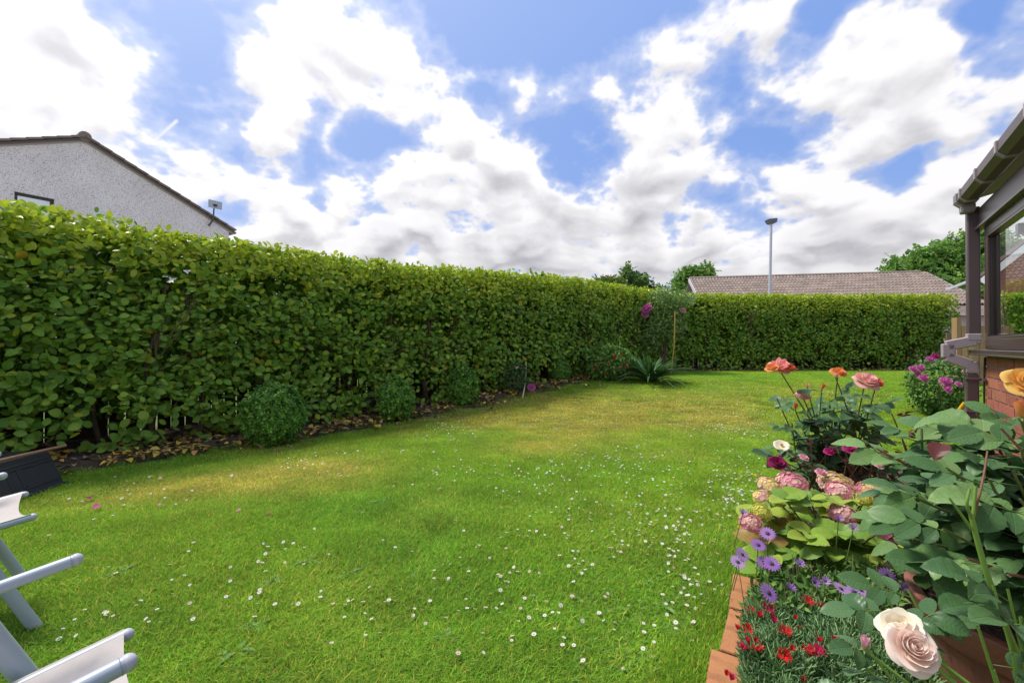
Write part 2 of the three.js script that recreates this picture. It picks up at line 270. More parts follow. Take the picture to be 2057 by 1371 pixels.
function turf(x, z) {                                              // base colour of the turf: fresh green to straw
  const k = dryness(x, z), v = 1 + 0.5 * fbm(x * 3.3, 7, z * 3.3, 3), y = clamp(0.5 + 1.2 * fbm(x * 0.8, 11, z * 0.8, 2));
  const g = [lerp(0.1, 0.138, y), lerp(0.208, 0.232, y), 0.016], s = [0.245, 0.24, 0.04];
  return [lerp(g[0], s[0], k) * v, lerp(g[1], s[1], k) * v, lerp(g[2], s[2], k) * v];
}

// one sheet to the horizon, with the land's rise under the garden
{
  const xs = [], zs = [];
  for (let v = -400; v <= 400; v += v >= -16 && v < 16 ? 0.5 : v >= -40 && v < 40 ? 6 : 60) xs.push(v);
  for (let v = -400; v <= 400; v += v >= -16 && v < 6 ? 0.5 : v >= -40 && v < 40 ? 6 : 60) zs.push(v);
  const pos = [], uv = [], idx = [];
  zs.forEach((z) => xs.forEach((x) => { pos.push(x, land(x, z) - 0.05, z); uv.push(x, z); }));
  for (let j = 0; j < zs.length - 1; j++) for (let i = 0; i < xs.length - 1; i++) { const a = j * xs.length + i, b = a + xs.length; idx.push(a, b, a + 1, b, b + 1, a + 1); }
  const g = new THREE.BufferGeometry(); g.setAttribute('position', new THREE.Float32BufferAttribute(pos, 3)); g.setAttribute('uv', new THREE.Float32BufferAttribute(uv, 2)); g.setIndex(idx); g.computeVertexNormals();
  const t = tex(256, 256, (u, v) => { const k = 0.8 + 0.25 * tiled(u, v, 8) + 0.25 * tiled(u, v, 64, 5); return [0.3 * k, 0.29 * k, 0.27 * k]; });
  structure('ground', g, std(0xffffff, 0.95, { map: rep(t, 0.4), bumpMap: rep(grain, 2), bumpScale: 0.004 }));
}
// lawn
const LX0 = -8, LX1 = 13, LZ0 = -12.6, LZ1 = 1.5;
{
  const step = 0.15, nx = Math.round((LX1 - LX0) / step), nz = Math.round((LZ1 - LZ0) / step), pos = [], uv = [], idx = [];
  for (let j = 0; j <= nz; j++) for (let i = 0; i <= nx; i++) { const x = LX0 + (LX1 - LX0) * i / nx, z = LZ0 + (LZ1 - LZ0) * j / nz; pos.push(x, land(x, z), z); uv.push(i / nx, j / nz); }
  for (let j = 0; j < nz; j++) for (let i = 0; i < nx; i++) { const a = j * (nx + 1) + i, b = a + nx + 1; idx.push(a, b, a + 1, b, b + 1, a + 1); }
  const g = new THREE.BufferGeometry(); g.setAttribute('position', new THREE.Float32BufferAttribute(pos, 3)); g.setAttribute('uv', new THREE.Float32BufferAttribute(uv, 2)); g.setIndex(idx); g.computeVertexNormals();
  const t = tex(700, 470, (u, v) => { const x = lerp(LX0, LX1, u), z = lerp(LZ0, LZ1, v), c = turf(x, z), n = 0.55 + 0.35 * hash2(Math.floor(u * 700) & 255, Math.floor(v * 470) & 255, 3); return [c[0] * n * 0.85, c[1] * n * 0.85, c[2] * n]; });
  t.wrapS = t.wrapT = THREE.ClampToEdgeWrapping;
  structure('lawn', g, std(0xffffff, 0.95, { map: t }));
}
// soil of the beds
const soilMap = tex(512, 512, (u, v) => { const k = 0.5 + 0.5 * tiled(u, v, 16) + 0.55 * (tiled(u, v, 64, 2) - 0.3) + 0.4 * (tiled(u, v, 180, 4) - 0.4); return [0.095 * k, 0.062 * k, 0.04 * k]; });
const soil = std(0xffffff, 0.97, { map: soilMap, bumpMap: rep(grain, 2), bumpScale: 0.02 });
function bedStrip(L, O, from, to, cols) {
  const pos = [], uv = [], idx = [], n = L.length;
  for (let i = 0; i < n; i++) for (let k = 0; k <= cols; k++) {
    const p = L[i], o = O[i], t = k / cols, w = bedWidth(p.x + o.x * 0.4, p.z + o.z * 0.4) * to, off = lerp(from, w, t), x = p.x + o.x * off, z = p.z + o.z * off;
    const mound = 0.035 * smooth(1, 0.75, t) + 0.02 * fbm(x * 6, 1, z * 6, 3) * smooth(1, 0.9, t);
    pos.push(x, land(x, z) + (k === cols ? -0.012 : 0.008 + mound), z); uv.push(x * 1.3, z * 1.3);
    if (i && k) { const a = (i - 1) * (cols + 1) + k - 1, b = a + cols + 1; idx.push(a, a + 1, b, b, a + 1, b + 1); }
  }
  const g = new THREE.BufferGeometry(); g.setAttribute('position', new THREE.Float32BufferAttribute(pos, 3)); g.setAttribute('uv', new THREE.Float32BufferAttribute(uv, 2)); g.setIndex(idx); g.computeVertexNormals(); return g;
}
structure('soil_bed', bedStrip(longLine, longOut, -1.3, 1, 14), soil);
structure('soil_bed', bedStrip(backLine, backOut, -1.3, 1, 12), soil);
{
  const pos = [], uv = [], idx = [], cols = 16, rows = 40;
  for (let j = 0; j <= rows; j++) for (let k = 0; k <= cols; k++) {
    const d = lerp(0.5, 3.95, j / rows); let i = 0; while (i < bedLine.length - 2 && bedLine[i + 1][1] < d) i++;
    const a = bedLine[i], b = bedLine[i + 1], x0 = lerp(a[0], b[0], clamp((d - a[1]) / (b[1] - a[1]))) + 0.03 * noise3(d * 6, 0, 2), x = lerp(x0, Math.max(x0 + 0.3, 3.3 - 0.724 * (3.3 - d) * (d < 3.3 ? 1 : 0)), k / cols), z = -d;
    pos.push(x, land(x, z) + (k ? 0.014 + 0.02 * fbm(x * 6, 1, z * 6, 3) : -0.012), z); uv.push(x * 1.3, z * 1.3);
    if (j && k) { const p = (j - 1) * (cols + 1) + k - 1, q = p + cols + 1; idx.push(p, p + 1, q, q, p + 1, q + 1); }
  }
  const g = new THREE.BufferGeometry(); g.setAttribute('position', new THREE.Float32BufferAttribute(pos, 3)); g.setAttribute('uv', new THREE.Float32BufferAttribute(uv, 2)); g.setIndex(idx); g.computeVertexNormals();
  structure('soil_bed', g, soil);
}

// grass: small sods of blades, strewn over the lawn
{
  const r = rng(21), sods = [];
  for (let v = 0; v < 6; v++) {
    const pos = [], nor = [], col = [], idx = [];
    for (let b = 0; b < 95; b++) {
      const x = (r() - 0.5) * 0.15, z = (r() - 0.5) * 0.15, a = r() * 6.283, h = lerp(0.010, 0.032, r() * r() * 0.8 + r() * 0.2), w = lerp(0.0011, 0.0021, r()), lean = lerp(0.3, 2.0, r()) * h, cx = Math.cos(a), sx = Math.sin(a), la = a + 1.57 + (r() - 0.5), lx = Math.cos(la), lz = Math.sin(la), o = pos.length / 3;
      pos.push(x - cx * w, 0, z - sx * w, x + cx * w, 0, z + sx * w, x - cx * w * 0.8 + lx * lean * 0.35, h * 0.6, z - sx * w * 0.8 + lz * lean * 0.35, x + cx * w * 0.8 + lx * lean * 0.35, h * 0.6, z + sx * w * 0.8 + lz * lean * 0.35, x + lx * lean, h, z + lz * lean);
      const straw = r() < 0.13, k = lerp(0.65, 1.4, r()), c = straw ? [2.2 * k, 1.15 * k, 2.6 * k] : [k * lerp(0.8, 1.15, r()), k, k];
      for (let i = 0; i < 5; i++) { const e = i < 2 ? 0.8 : 0.5; nor.push(-lx * e, 0.75, -lz * e); col.push(...c); }
      const flip = lx * -sx + lz * cx > 0;                          // the upper face of a leaning blade is its front
      idx.push(...(flip ? [o, o + 2, o + 1, o + 1, o + 2, o + 3, o + 2, o + 4, o + 3] : [o, o + 1, o + 2, o + 1, o + 3, o + 2, o + 2, o + 3, o + 4]));
    }
    const g = new THREE.BufferGeometry(); g.setAttribute('position', new THREE.Float32BufferAttribute(pos, 3)); g.setAttribute('normal', new THREE.Float32BufferAttribute(nor, 3)); g.setAttribute('color', new THREE.Float32BufferAttribute(col, 3)); g.setIndex(idx); sods.push(g);
  }
  const mat = std(0xffffff, 0.75, { vertexColors: true, transmission: 0.45, roughness: 1, specularIntensity: 0.15 });
  const lists = sods.map(() => []);
  const put = (x, z, s, hgt = 1) => { const c = turf(x, z), m = new THREE.Matrix4().makeRotationY(r() * 6.283); m.scale(V(s, s * lerp(0.75, 1.35, r()) * hgt, s)); m.setPosition(x, land(x, z) - 0.002, z); const k = lerp(0.85, 1.2, r()) * 1.85; lists[Math.floor(r() * sods.length)].push({ m, c: C(c[0] * k, c[1] * k, c[2] * k) }); };
  for (let i = 0; i < 160000; i++) {
    const d = Math.pow(r(), 0.62) * 12.3, x = lerp(-1.3, 1.3, r()) * Math.max(d, 1.2); if (x < LX0 || x > LX1 || d < 0.7) continue;
    const z = -d; if (r() > 1.15 / (0.4 + d * 0.16) * 0.5) continue;
    const f = fromHedge(x, z), w = bedWidth(x, z); if (f < w || inHouseBed(x, z)) continue;
    const k = dryness(x, z); if (r() < k * 0.35 + smooth(0.35, 0, f - w) * 0.45) continue;
    put(x, z, lerp(0.85, 1.25, r()) * (d > 6 ? 1.25 : 1), lerp(1.05, 0.7, k));
  }
  for (let i = 0; i < 260; i++) { const p = pick(longLine.slice(60), r), q = fromHedge(p.x, p.z), o = longOut[longLine.indexOf(p)], w = bedWidth(p.x, p.z) * lerp(0.35, 1, r()); put(p.x + o.x * w, p.z + o.z * w, 1.1, 1.6); }   // tufts in the bed
  for (let i = 0; i < 420; i++) { const k = Math.floor(r() * 4), a = bedLine[k], b = bedLine[k + 1], t = r(); put(lerp(a[0], b[0], t) - lerp(0.02, 0.13, r()), -lerp(a[1], b[1], t), 1, lerp(1.2, 2.1, r())); }   // longer grass against the clay tiles
  sods.forEach((g, i) => { const o = copies('lawn_grass', g, mat, lists[i], scene); tag(o, 'short mown green lawn grass with straw coloured dry patches', 'grass', 'blades of the lawn'); });
  console.log('sods', lists.reduce((a, l) => a + l.length, 0));
}
// broad leaved weeds in the turf
{
  const r = rng(31), g = blade({ L: 0.075, W: 0.02, rows: 4, curl: 0.35, fold: 0.2 }), list = [];
  const spots = [[620, 1130], [550, 1165], [765, 1010], [720, 1030], [245, 1150], [345, 1100], [700, 1155], [830, 1150], [1290, 1170], [520, 1260], [480, 1310], [900, 1290], [1390, 1300], [1440, 1330], [1330, 1220], [1420, 1120], [1410, 1180], [1300, 1330], [1360, 1270], [1440, 1240]];
  for (const [px, py] of spots) { const p = onLand(px, py); p.y += 0.008; const n = 6 + Math.floor(r() * 5); for (let i = 0; i < n; i++) { const a = i / n * 6.283 + r(); list.push({ m: pose(p, V(Math.cos(a), lerp(0.1, 0.5, r()), Math.sin(a)), V(0, 1, 0), lerp(0.6, 1.15, r())), c: tint([0.1, 0.2, 0.04], 0.2, r) }); } }
  for (let i = 0; i < 700; i++) { const p = onLand(lerp(1150, 1470, r()), lerp(900, 1371, r())); if (inHouseBed(p.x, p.z)) continue; p.y += 0.012; for (let k = 0; k < 3; k++) { const a = k * 2.09 + r(); list.push({ m: pose(p, V(Math.cos(a), 0.3, Math.sin(a)), V(0, 1, 0), [0.55, 0.3, 0.16 + 0.08 * r()]), c: tint([0.09, 0.2, 0.035], 0.2, r) }); } }
  tag(copies('lawn_weeds', g, std(0xffffff, 0.7), list, scene), 'broad leaved weeds and clover growing in the turf', 'weeds');
}
// daisies
{
  const r = rng(41), spots = [];
  const add = (px, py, s = 1) => { const p = onLand(px, py); if (fromHedge(p.x, p.z) < bedWidth(p.x, p.z) - 0.1 || inHouseBed(p.x, p.z)) return; spots.push([p, s * lerp(0.6, 1.0, r())]); };
  const clump = (px, py, sx, sy, n) => { for (let i = 0; i < n * 1.35; i++) add(px + (r() + r() - 1) * sx, py + (r() + r() - 1) * sy); };
  for (const [x, y] of [[100, 1085], [190, 1052], [232, 965], [210, 985], [245, 1010], [165, 1030], [140, 1010], [120, 1000], [262, 1000], [330, 990], [390, 1100], [380, 1118], [220, 1150], [235, 1160], [112, 1158], [112, 1152], [173, 1235], [213, 1240], [217, 1244], [214, 1252], [230, 1250], [285, 1220], [277, 1227], [296, 1252], [302, 1260], [318, 1240], [324, 1265], [130, 1277], [122, 1294], [156, 1292], [153, 1258], [390, 1258], [383, 1226], [464, 1180], [570, 1100], [574, 1113], [590, 1101], [612, 1107], [632, 1069], [661, 1124], [518, 1224], [505, 1213], [747, 1254], [735, 1285], [763, 1280], [794, 1107], [770, 1095], [827, 1118], [905, 1140], [890, 1145], [872, 1158], [873, 1198], [864, 1218], [833, 1237], [855, 1263], [975, 1233], [1053, 1210], [1000, 1165], [1015, 1178], [924, 1131], [1250, 1355], [1290, 1320], [1170, 1345]]) add(x, y);
  clump(900, 860, 90, 40, 70); clump(880, 930, 120, 60, 34); clump(640, 930, 130, 45, 40); clump(1080, 960, 160, 70, 60); clump(1250, 930, 180, 60, 110); clump(1450, 850, 150, 40, 110); clump(1500, 870, 90, 25, 70); clump(1420, 790, 140, 30, 70); clump(1250, 780, 200, 30, 30); clump(1150, 1080, 250, 110, 60); clump(1350, 1050, 140, 100, 90); clump(1480, 960, 80, 70, 80); clump(1100, 1230, 250, 110, 40); clump(1380, 1200, 100, 120, 40); clump(1650, 800, 120, 30, 50); clump(600, 1200, 350, 130, 26); clump(300, 1010, 150, 40, 14); clump(1470, 1010, 30, 40, 30); clump(1780, 800, 90, 25, 30);
  spots.sort((a, b) => a[1] / Math.hypot(a[0].x, a[0].z) < b[1] / Math.hypot(b[0].x, b[0].z) ? 1 : -1);
  const petals = []; for (let i = 0; i < 11; i++) { const a = i / 11 * 6.283; petals.push(blade({ L: 0.0085, W: 0.005, rows: 2, curl: -0.15, fold: 0, peak: 0.6 }).applyMatrix4(pose(V(Math.cos(a) * 0.002, 0, Math.sin(a) * 0.002), V(Math.cos(a), 0.12, Math.sin(a)), V(0, 1, 0)))); }
  const pg = merge(petals), cg = new THREE.SphereGeometry(0.0036, 6, 4).scale(1, 0.6, 1).translate(0, 0.001, 0), white = petaly(C(0.82, 0.8, 0.8)), blush = petaly(C(0.72, 0.56, 0.55)), eye = std(C(0.62, 0.42, 0.03), 0.8);
  const tilt = () => new THREE.Euler((r() - 0.5) * 0.9, r() * 6.28, (r() - 0.5) * 0.9);
  spots.slice(0, 300).forEach(([p, s]) => { const o = mesh('daisy', pg, r() < 0.78 ? white : blush, scene); o.position.set(p.x, p.y + lerp(0.022, 0.04, r()), p.z); o.rotation.copy(tilt()); o.scale.setScalar(s); tag(o, 'tiny white daisy flower standing in the lawn', 'daisy', 'daisies dotted over the lawn'); mesh('centre', cg, eye, o); });
  const list = spots.slice(300).map(([p, s]) => ({ m: new THREE.Matrix4().compose(V(p.x, p.y + 0.032, p.z), new THREE.Quaternion().setFromEuler(tilt()), V(s, s, s)), c: r() < 0.75 ? C(1, 1, 1) : C(0.9, 0.72, 0.68) }));
  tag(copies('small_daisies', pg, white, list, scene), 'drift of tiny white daisies over the far lawn', 'daisies');
  for (const [px, py, where] of [[1482, 1073, 'beside the purple daisies'], [1484, 1036, 'level with the pale hydrangea head'], [1515, 965, 'beside the yellow and pink hydrangea head']]) { const p = onLand(px, py), o = mesh('dandelion', mergeGeometries([pg.clone().scale(1.3, 1.6, 1.3), pg.clone().scale(1, 1.6, 1).rotateY(0.3).translate(0, 0.003, 0)]), std(C(0.78, 0.5, 0.01), 0.8), scene); o.position.set(p.x, p.y + 0.045, p.z); o.rotation.set(0.5, 0, -0.2); tag(o, `yellow dandelion flower in the lawn ${where}`, 'dandelion'); }
  // petals blown off the roses
  const petal = blade({ L: 0.04, W: 0.042, rows: 4, curl: 0.1, fold: 0.25, peak: 0.6 });
  const fallen = [[187, 1030, [0.62, 0.1, 0.36], 'bright pink fallen rose petal near the empty chairs'], [181, 1010, [0.2, 0.02, 0.1], 'dark crimson fallen petal beside the bright pink one'], [325, 1022, [0.6, 0.2, 0.36], 'small pink fallen petal on the dry strip of turf'], [480, 1030, [0.6, 0.24, 0.32], 'pale rose petal lying on grass in front of the box ball'], [318, 968, [0.66, 0.4, 0.34], 'peach fallen petal by the leaf litter'], [303, 962, [0.6, 0.42, 0.6], 'lilac pink fallen petal by the leaf litter'], [545, 1038, [0.4, 0.1, 0.12], 'tiny red petal on the green turf'], [462, 962, [0.7, 0.62, 0.6], 'cream fallen petal on the dry turf']];
  for (const [px, py, c, label] of fallen) { const p = onLand(px, py), o = mesh('fallen_petal', petal, petaly(C(...c)), scene); o.position.set(p.x, p.y + 0.03, p.z); o.rotation.set(0.3, r() * 6, 0.2); o.scale.setScalar(px < 250 ? 1.1 : 0.7); tag(o, label, 'petal', 'petals blown onto the lawn'); }
}

// ---------------------------------------------------------------- hedges
const hedgeLeaf = [blade({ L: 1, W: 0.66, rows: 6, fold: 0.1, curl: 0.12, peak: 0.52, blunt: 0.6 }), blade({ L: 1, W: 0.76, rows: 6, fold: 0.18, curl: 0.25, peak: 0.55, blunt: 0.58 }), blade({ L: 1, W: 0.58, rows: 6, fold: 0.05, curl: -0.08, peak: 0.5, blunt: 0.65 })];
const hedgeMat = leafy(0xffffff, { transmission: 0.38, clearcoat: 0.4, clearcoatRoughness: 0.26 });
const hedgeShades = [[0.18, 0.325, 0.03], [0.23, 0.385, 0.034], [0.125, 0.25, 0.022], [0.3, 0.45, 0.045], [0.2, 0.36, 0.045], [0.14, 0.28, 0.022]];
const hedgeMats = hedgeShades.map((c) => leafy(C(...c), { transmission: 0.38, clearcoat: 0.4, clearcoatRoughness: 0.26 }));
function hedge(L, O, topOf, label, seed, opt = {}) {
  const r = rng(seed), root = thing('hedge', label, 'hedge'), n = L.length, thick = opt.thick ?? 0.85;
  let length = 0; for (let i = 1; i < n; i++) length += L[i].distanceTo(L[i - 1]);
  const lists = hedgeLeaf.map(() => []), near = [], p = V(0, 0, 0);
  const bulge = (s, y) => 0.09 * noise3(s * 1.1, y * 1.4, seed) + 0.07 * noise3(s * 3, y * 3, seed + 4);
  const add = (i, s, off, y, dir, up, size, fresh) => {
    const a = L[i], o = O[i]; p.set(a.x + o.x * off, y, a.z + o.z * off);
    let c; const q = r();
    if (r() < fresh) c = tint([0.4, 0.49, 0.035], 0.18, r); else if (q < 0.015) c = tint([0.42, 0.33, 0.03], 0.2, r); else { const h = pick(hedgeShades, r); c = tint(h, 0.2, r); }
    const m = pose(p, dir, up, [size * lerp(0.85, 1.1, r()), size, size]);
    const v = Math.floor(r() * 3), e = { m, c, v, big: size / Math.hypot(p.x, p.z) * (off > -0.06 ? 1 : 0) * (p.z < -2.5 && Math.abs(p.x / p.z) < 1.1 && y < topOf(s) - 0.05 ? 1 : 0) };
    lists[v].push(e); near.push(e);
  };
  const frame = (i) => { const o = O[i], t = V(-o.z, 0, o.x); return [o, t]; };
  // face
  for (let k = 0; k < length * 2.2 * (opt.density ?? 1150); k++) {
    const s = r(), i = Math.min(n - 1, Math.floor(s * n)), S = s * length, base = land(L[i].x, L[i].z), top = topOf(S), y = lerp(base + 0.03, top, Math.pow(r(), 0.85));
    const f = (y - base) / (top - base), lowGap = smooth(0.42, 0.0, f);
    if (r() < lowGap * (0.1 + 0.6 * clamp(0.4 + 1.6 * noise3(S * 1.5, y * 2.2, seed + 9)))) continue;
    if (noise3(S * 2.6, y * 2.6, seed + 2) > lerp(0.26, 0.1, lowGap) && r() < 0.8) continue;       // gaps one sees the stems through
    const deep = Math.pow(r(), 1.6) * 0.32, off = bulge(S, y) - deep - 0.12 * smooth(0.86, 1, f) - 0.02;
    const [o, t] = frame(i), a = (r() - 0.5) * 3.0, dir = o.clone().multiplyScalar(lerp(0.05, 0.6, r())).addScaledVector(t, Math.sin(a) * 1.1).add(V(0, lerp(-0.8, 0.8, r()) + 0.25 * f, 0)), up = o.clone().multiplyScalar(lerp(0.15, 1.5, r())).add(V((r() - 0.5) * 1.3, lerp(0.1, 1.2, r()), (r() - 0.5) * 1.3));
    add(i, S, off, y, dir, up, lerp(0.045, 0.102, Math.pow(r(), 0.8)) * (opt.leaf ?? 1) * lerp(1.08, 0.85, f), smooth(0.66, 0.93, f) * 0.85 + 0.05);
  }
  // top: upright young shoots
  for (let k = 0; k < length * thick * (opt.topDensity ?? 1000); k++) {
    const s = r(), i = Math.min(n - 1, Math.floor(s * n)), S = s * length, off = -r() * thick - 0.04, top = topOf(S) + 0.05 * noise3(S * 2.3, off * 3, seed) + 0.05 * noise3(S * 6, off * 6, seed + 1);
    const [o, t] = frame(i), spike = r() < 0.05 ? 0.07 * r() : 0, dir = V((r() - 0.5) * 1.5, lerp(-0.1, 1.1, r()), (r() - 0.5) * 1.5), up = V((r() - 0.5) * 1.4, 0.9, (r() - 0.5) * 1.4);
    add(i, S, off, top - Math.pow(r(), 1.5) * 0.22 + spike, dir, up, lerp(0.045, 0.085, r()) * (opt.leaf ?? 1), 0.8);
  }
  // inside and far face
  for (let k = 0; k < length * 2 * 420; k++) {
    const s = r(), i = Math.min(n - 1, Math.floor(s * n)), S = s * length, base = land(L[i].x, L[i].z), y = lerp(base + 0.25, topOf(S) - 0.1, r()), off = -thick + 0.25 * (r() - 0.4);
    add(i, S, off, y, anyDir(r), anyDir(r), lerp(0.07, 0.12, r()), 0);
  }
  // crowded leaves in the upper part, where little light comes through
  for (let k = 0; k < length * 1.5 * 1350; k++) {
    const s = r(), i = Math.min(n - 1, Math.floor(s * n)), S = s * length, base = land(L[i].x, L[i].z), top = topOf(S), y = lerp(base + 0.55, top - 0.08, Math.pow(r(), 0.8));
    add(i, S, -lerp(0.33, thick * 0.85, r()), y, anyDir(r), anyDir(r), lerp(0.09, 0.13, r()), 0);
  }
  // the leaves that show largest are leaves of their own
  near.sort((a, b) => b.big - a.big);
  const single = new Set(near.slice(0, opt.single ?? 300));
  for (const e of single) place(mesh('leaf', hedgeLeaf[e.v], hedgeMats[Math.floor(r() * 6)], root), e.m);
  lists.forEach((l, v) => { const o = copies('foliage', hedgeLeaf[v], hedgeMat, l.filter((e) => !single.has(e)), root); });
  // stems
  const twigs = [];
  for (let S = 0.15; S < length; S += lerp(0.3, 0.55, r())) {
    const i = Math.min(n - 1, Math.floor(S / length * n)), o = O[i], t = V(-o.z, 0, o.x), off = -lerp(0.16, 0.42, r()), b = L[i].clone().addScaledVector(o, off), base = land(b.x, b.z), R = lerp(0.022, 0.05, r());
    const pts = [V(b.x, base - 0.04, b.z)]; let x = 0, z = 0; for (let k = 1; k <= 4; k++) { x += (r() - 0.5) * 0.18; z += (r() - 0.5) * 0.12; pts.push(V(b.x, base + k * 0.42, b.z).addScaledVector(t, x).addScaledVector(o, z)); }
    mesh('stem', tube(pts, R, R * 0.4, 7, 10), bark, root);
    for (let k = 0; k < 7; k++) { const q = pts[1].clone().lerp(pts[3], r()).addScaledVector(V(0, -0.2, 0), r()), e = q.clone().addScaledVector(t, (r() - 0.5) * 0.55).addScaledVector(o, lerp(0.05, 0.4, r())).add(V(0, lerp(0.15, 0.6, r()), 0)); twigs.push(tube([q, q.clone().lerp(e, 0.5).add(V((r() - 0.5) * 0.06, -0.03, (r() - 0.5) * 0.06)), e], R * 0.3, 0.003, 5, 4)); }
  }
  const tw = mesh('twigs', mergeGeometries(twigs), twigMat, root); tw.userData.kind = 'stuff';
  return near.length;
}
const longTop = (S) => 2.2 + 0.05 * smooth(8, 3.6, S) + 0.16 * smooth(7, 13, S) + 0.02 * noise3(S * 0.8, 1, 5);
console.log('leaves', hedge(longLine, longOut, longTop, 'long clipped green hedge with oval leaves curving along the bed', 101), hedge(backLine, backOut, (S) => 2.37 + 0.015 * noise3(S, 0, 3), 'straight clipped hedge closing the lawn in front of the tiled roof', 202, { single: 120, leaf: 0.95 }));
// a shorter piece beyond the fence boards, by the house
{ const L = line([[11.9, 11.2], [13.2, 12.6]], 30), O = outward(L).map((v) => v.multiplyScalar(-1)).map((v) => v.x < 0 || v.z > 0 ? v : v.negate()); hedge(L, O, () => 2.3, 'short pale hedge seen behind the brown downpipe', 303, { single: 0, thick: 0.6, density: 420 }); }

// dark board fence hidden behind the hedges, light between its boards
{
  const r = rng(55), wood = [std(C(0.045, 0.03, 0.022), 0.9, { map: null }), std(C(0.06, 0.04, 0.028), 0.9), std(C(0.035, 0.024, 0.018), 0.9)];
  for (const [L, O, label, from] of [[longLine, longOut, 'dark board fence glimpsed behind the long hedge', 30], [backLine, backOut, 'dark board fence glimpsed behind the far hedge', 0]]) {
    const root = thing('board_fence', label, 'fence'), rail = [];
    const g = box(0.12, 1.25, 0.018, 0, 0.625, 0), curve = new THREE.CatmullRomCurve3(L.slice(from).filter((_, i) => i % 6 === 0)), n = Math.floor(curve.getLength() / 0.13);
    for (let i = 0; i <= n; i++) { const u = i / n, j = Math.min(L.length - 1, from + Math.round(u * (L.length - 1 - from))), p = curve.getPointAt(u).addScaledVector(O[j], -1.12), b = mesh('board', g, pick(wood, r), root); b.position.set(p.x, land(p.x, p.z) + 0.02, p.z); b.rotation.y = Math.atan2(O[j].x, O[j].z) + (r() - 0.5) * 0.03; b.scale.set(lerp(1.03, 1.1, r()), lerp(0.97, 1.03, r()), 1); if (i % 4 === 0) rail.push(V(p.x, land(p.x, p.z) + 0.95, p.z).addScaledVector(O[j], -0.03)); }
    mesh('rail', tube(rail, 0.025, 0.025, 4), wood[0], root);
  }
}

// ---------------------------------------------------------------- fallen leaves under the hedge
{
  const r = rng(66), list = [], g = blade({ L: 1, W: 0.6, rows: 4, fold: 0.25, curl: 0.25, peak: 0.5 }), cols = [[0.55, 0.36, 0.035], [0.48, 0.27, 0.06], [0.6, 0.45, 0.06], [0.36, 0.2, 0.05], [0.22, 0.11, 0.045], [0.3, 0.19, 0.09], [0.48, 0.36, 0.06], [0.14, 0.075, 0.035], [0.13, 0.17, 0.03], [0.25, 0.13, 0.04]];
  for (let k = 0; k < 5200; k++) {
    const i = Math.floor(lerp(45, 300, Math.pow(r(), 1.15))), p = longLine[i], o = longOut[i], w = bedWidth(p.x + o.x * .4, p.z + o.z * .4), q = lerp(-0.55, w * 1.02 + (r() < 0.1 ? 0.35 * r() : 0), Math.pow(r(), 0.8));
    const x = p.x + o.x * q + (r() - .5) * .06, z = p.z + o.z * q + (r() - .5) * .06; if (noise3(x * 2.2, 4, z * 2.2) < 0.0 && r() < 0.85) continue;
    const a = r() * 6.283; list.push({ m: pose(V(x, land(x, z) + (q < w ? 0.05 : 0.025) + r() * 0.03, z), V(Math.cos(a), (r() - .5) * .7, Math.sin(a)), V((r() - .5) * .9, 1, (r() - .5) * .9), lerp(0.045, 0.1, r())), c: tint(pick(cols, r), 0.25, r) });
  }
  for (let k = 0; k < 260; k++) { const i = Math.floor(r() * backLine.length), p = backLine[i], q = lerp(-0.3, 0.35, r()), z = p.z + q; list.push({ m: pose(V(p.x, land(p.x, z) + 0.05, z), V(r() - .5, 0, r() - .5), V(0, 1, 0.2), lerp(0.04, 0.08, r())), c: tint(pick(cols, r), 0.25, r) }); }
  tag(copies('fallen_leaves', g, std(0xffffff, 0.8), list, scene), 'yellow and brown fallen leaves lying under the hedge', 'leaf litter');
  const sticks = []; for (let k = 0; k < 90; k++) { const i = Math.floor(lerp(50, 260, r())), p = longLine[i], o = longOut[i], q = lerp(-0.2, 0.5, r()), x = p.x + o.x * q, z = p.z + o.z * q, a = r() * 6.28, l = lerp(0.05, 0.16, r()), y = land(x, z) + 0.055; sticks.push(tube([V(x, y, z), V(x + Math.cos(a) * l, y + 0.02 * r(), z + Math.sin(a) * l)], 0.0035, 0.002, 4, 1)); }
  const s = mesh('fallen_twigs', mergeGeometries(sticks), std(C(0.22, 0.15, 0.09), 0.9), scene); s.userData.kind = 'stuff'; tag(s, 'thin dry twigs strewn over the bed soil', 'twigs');
}

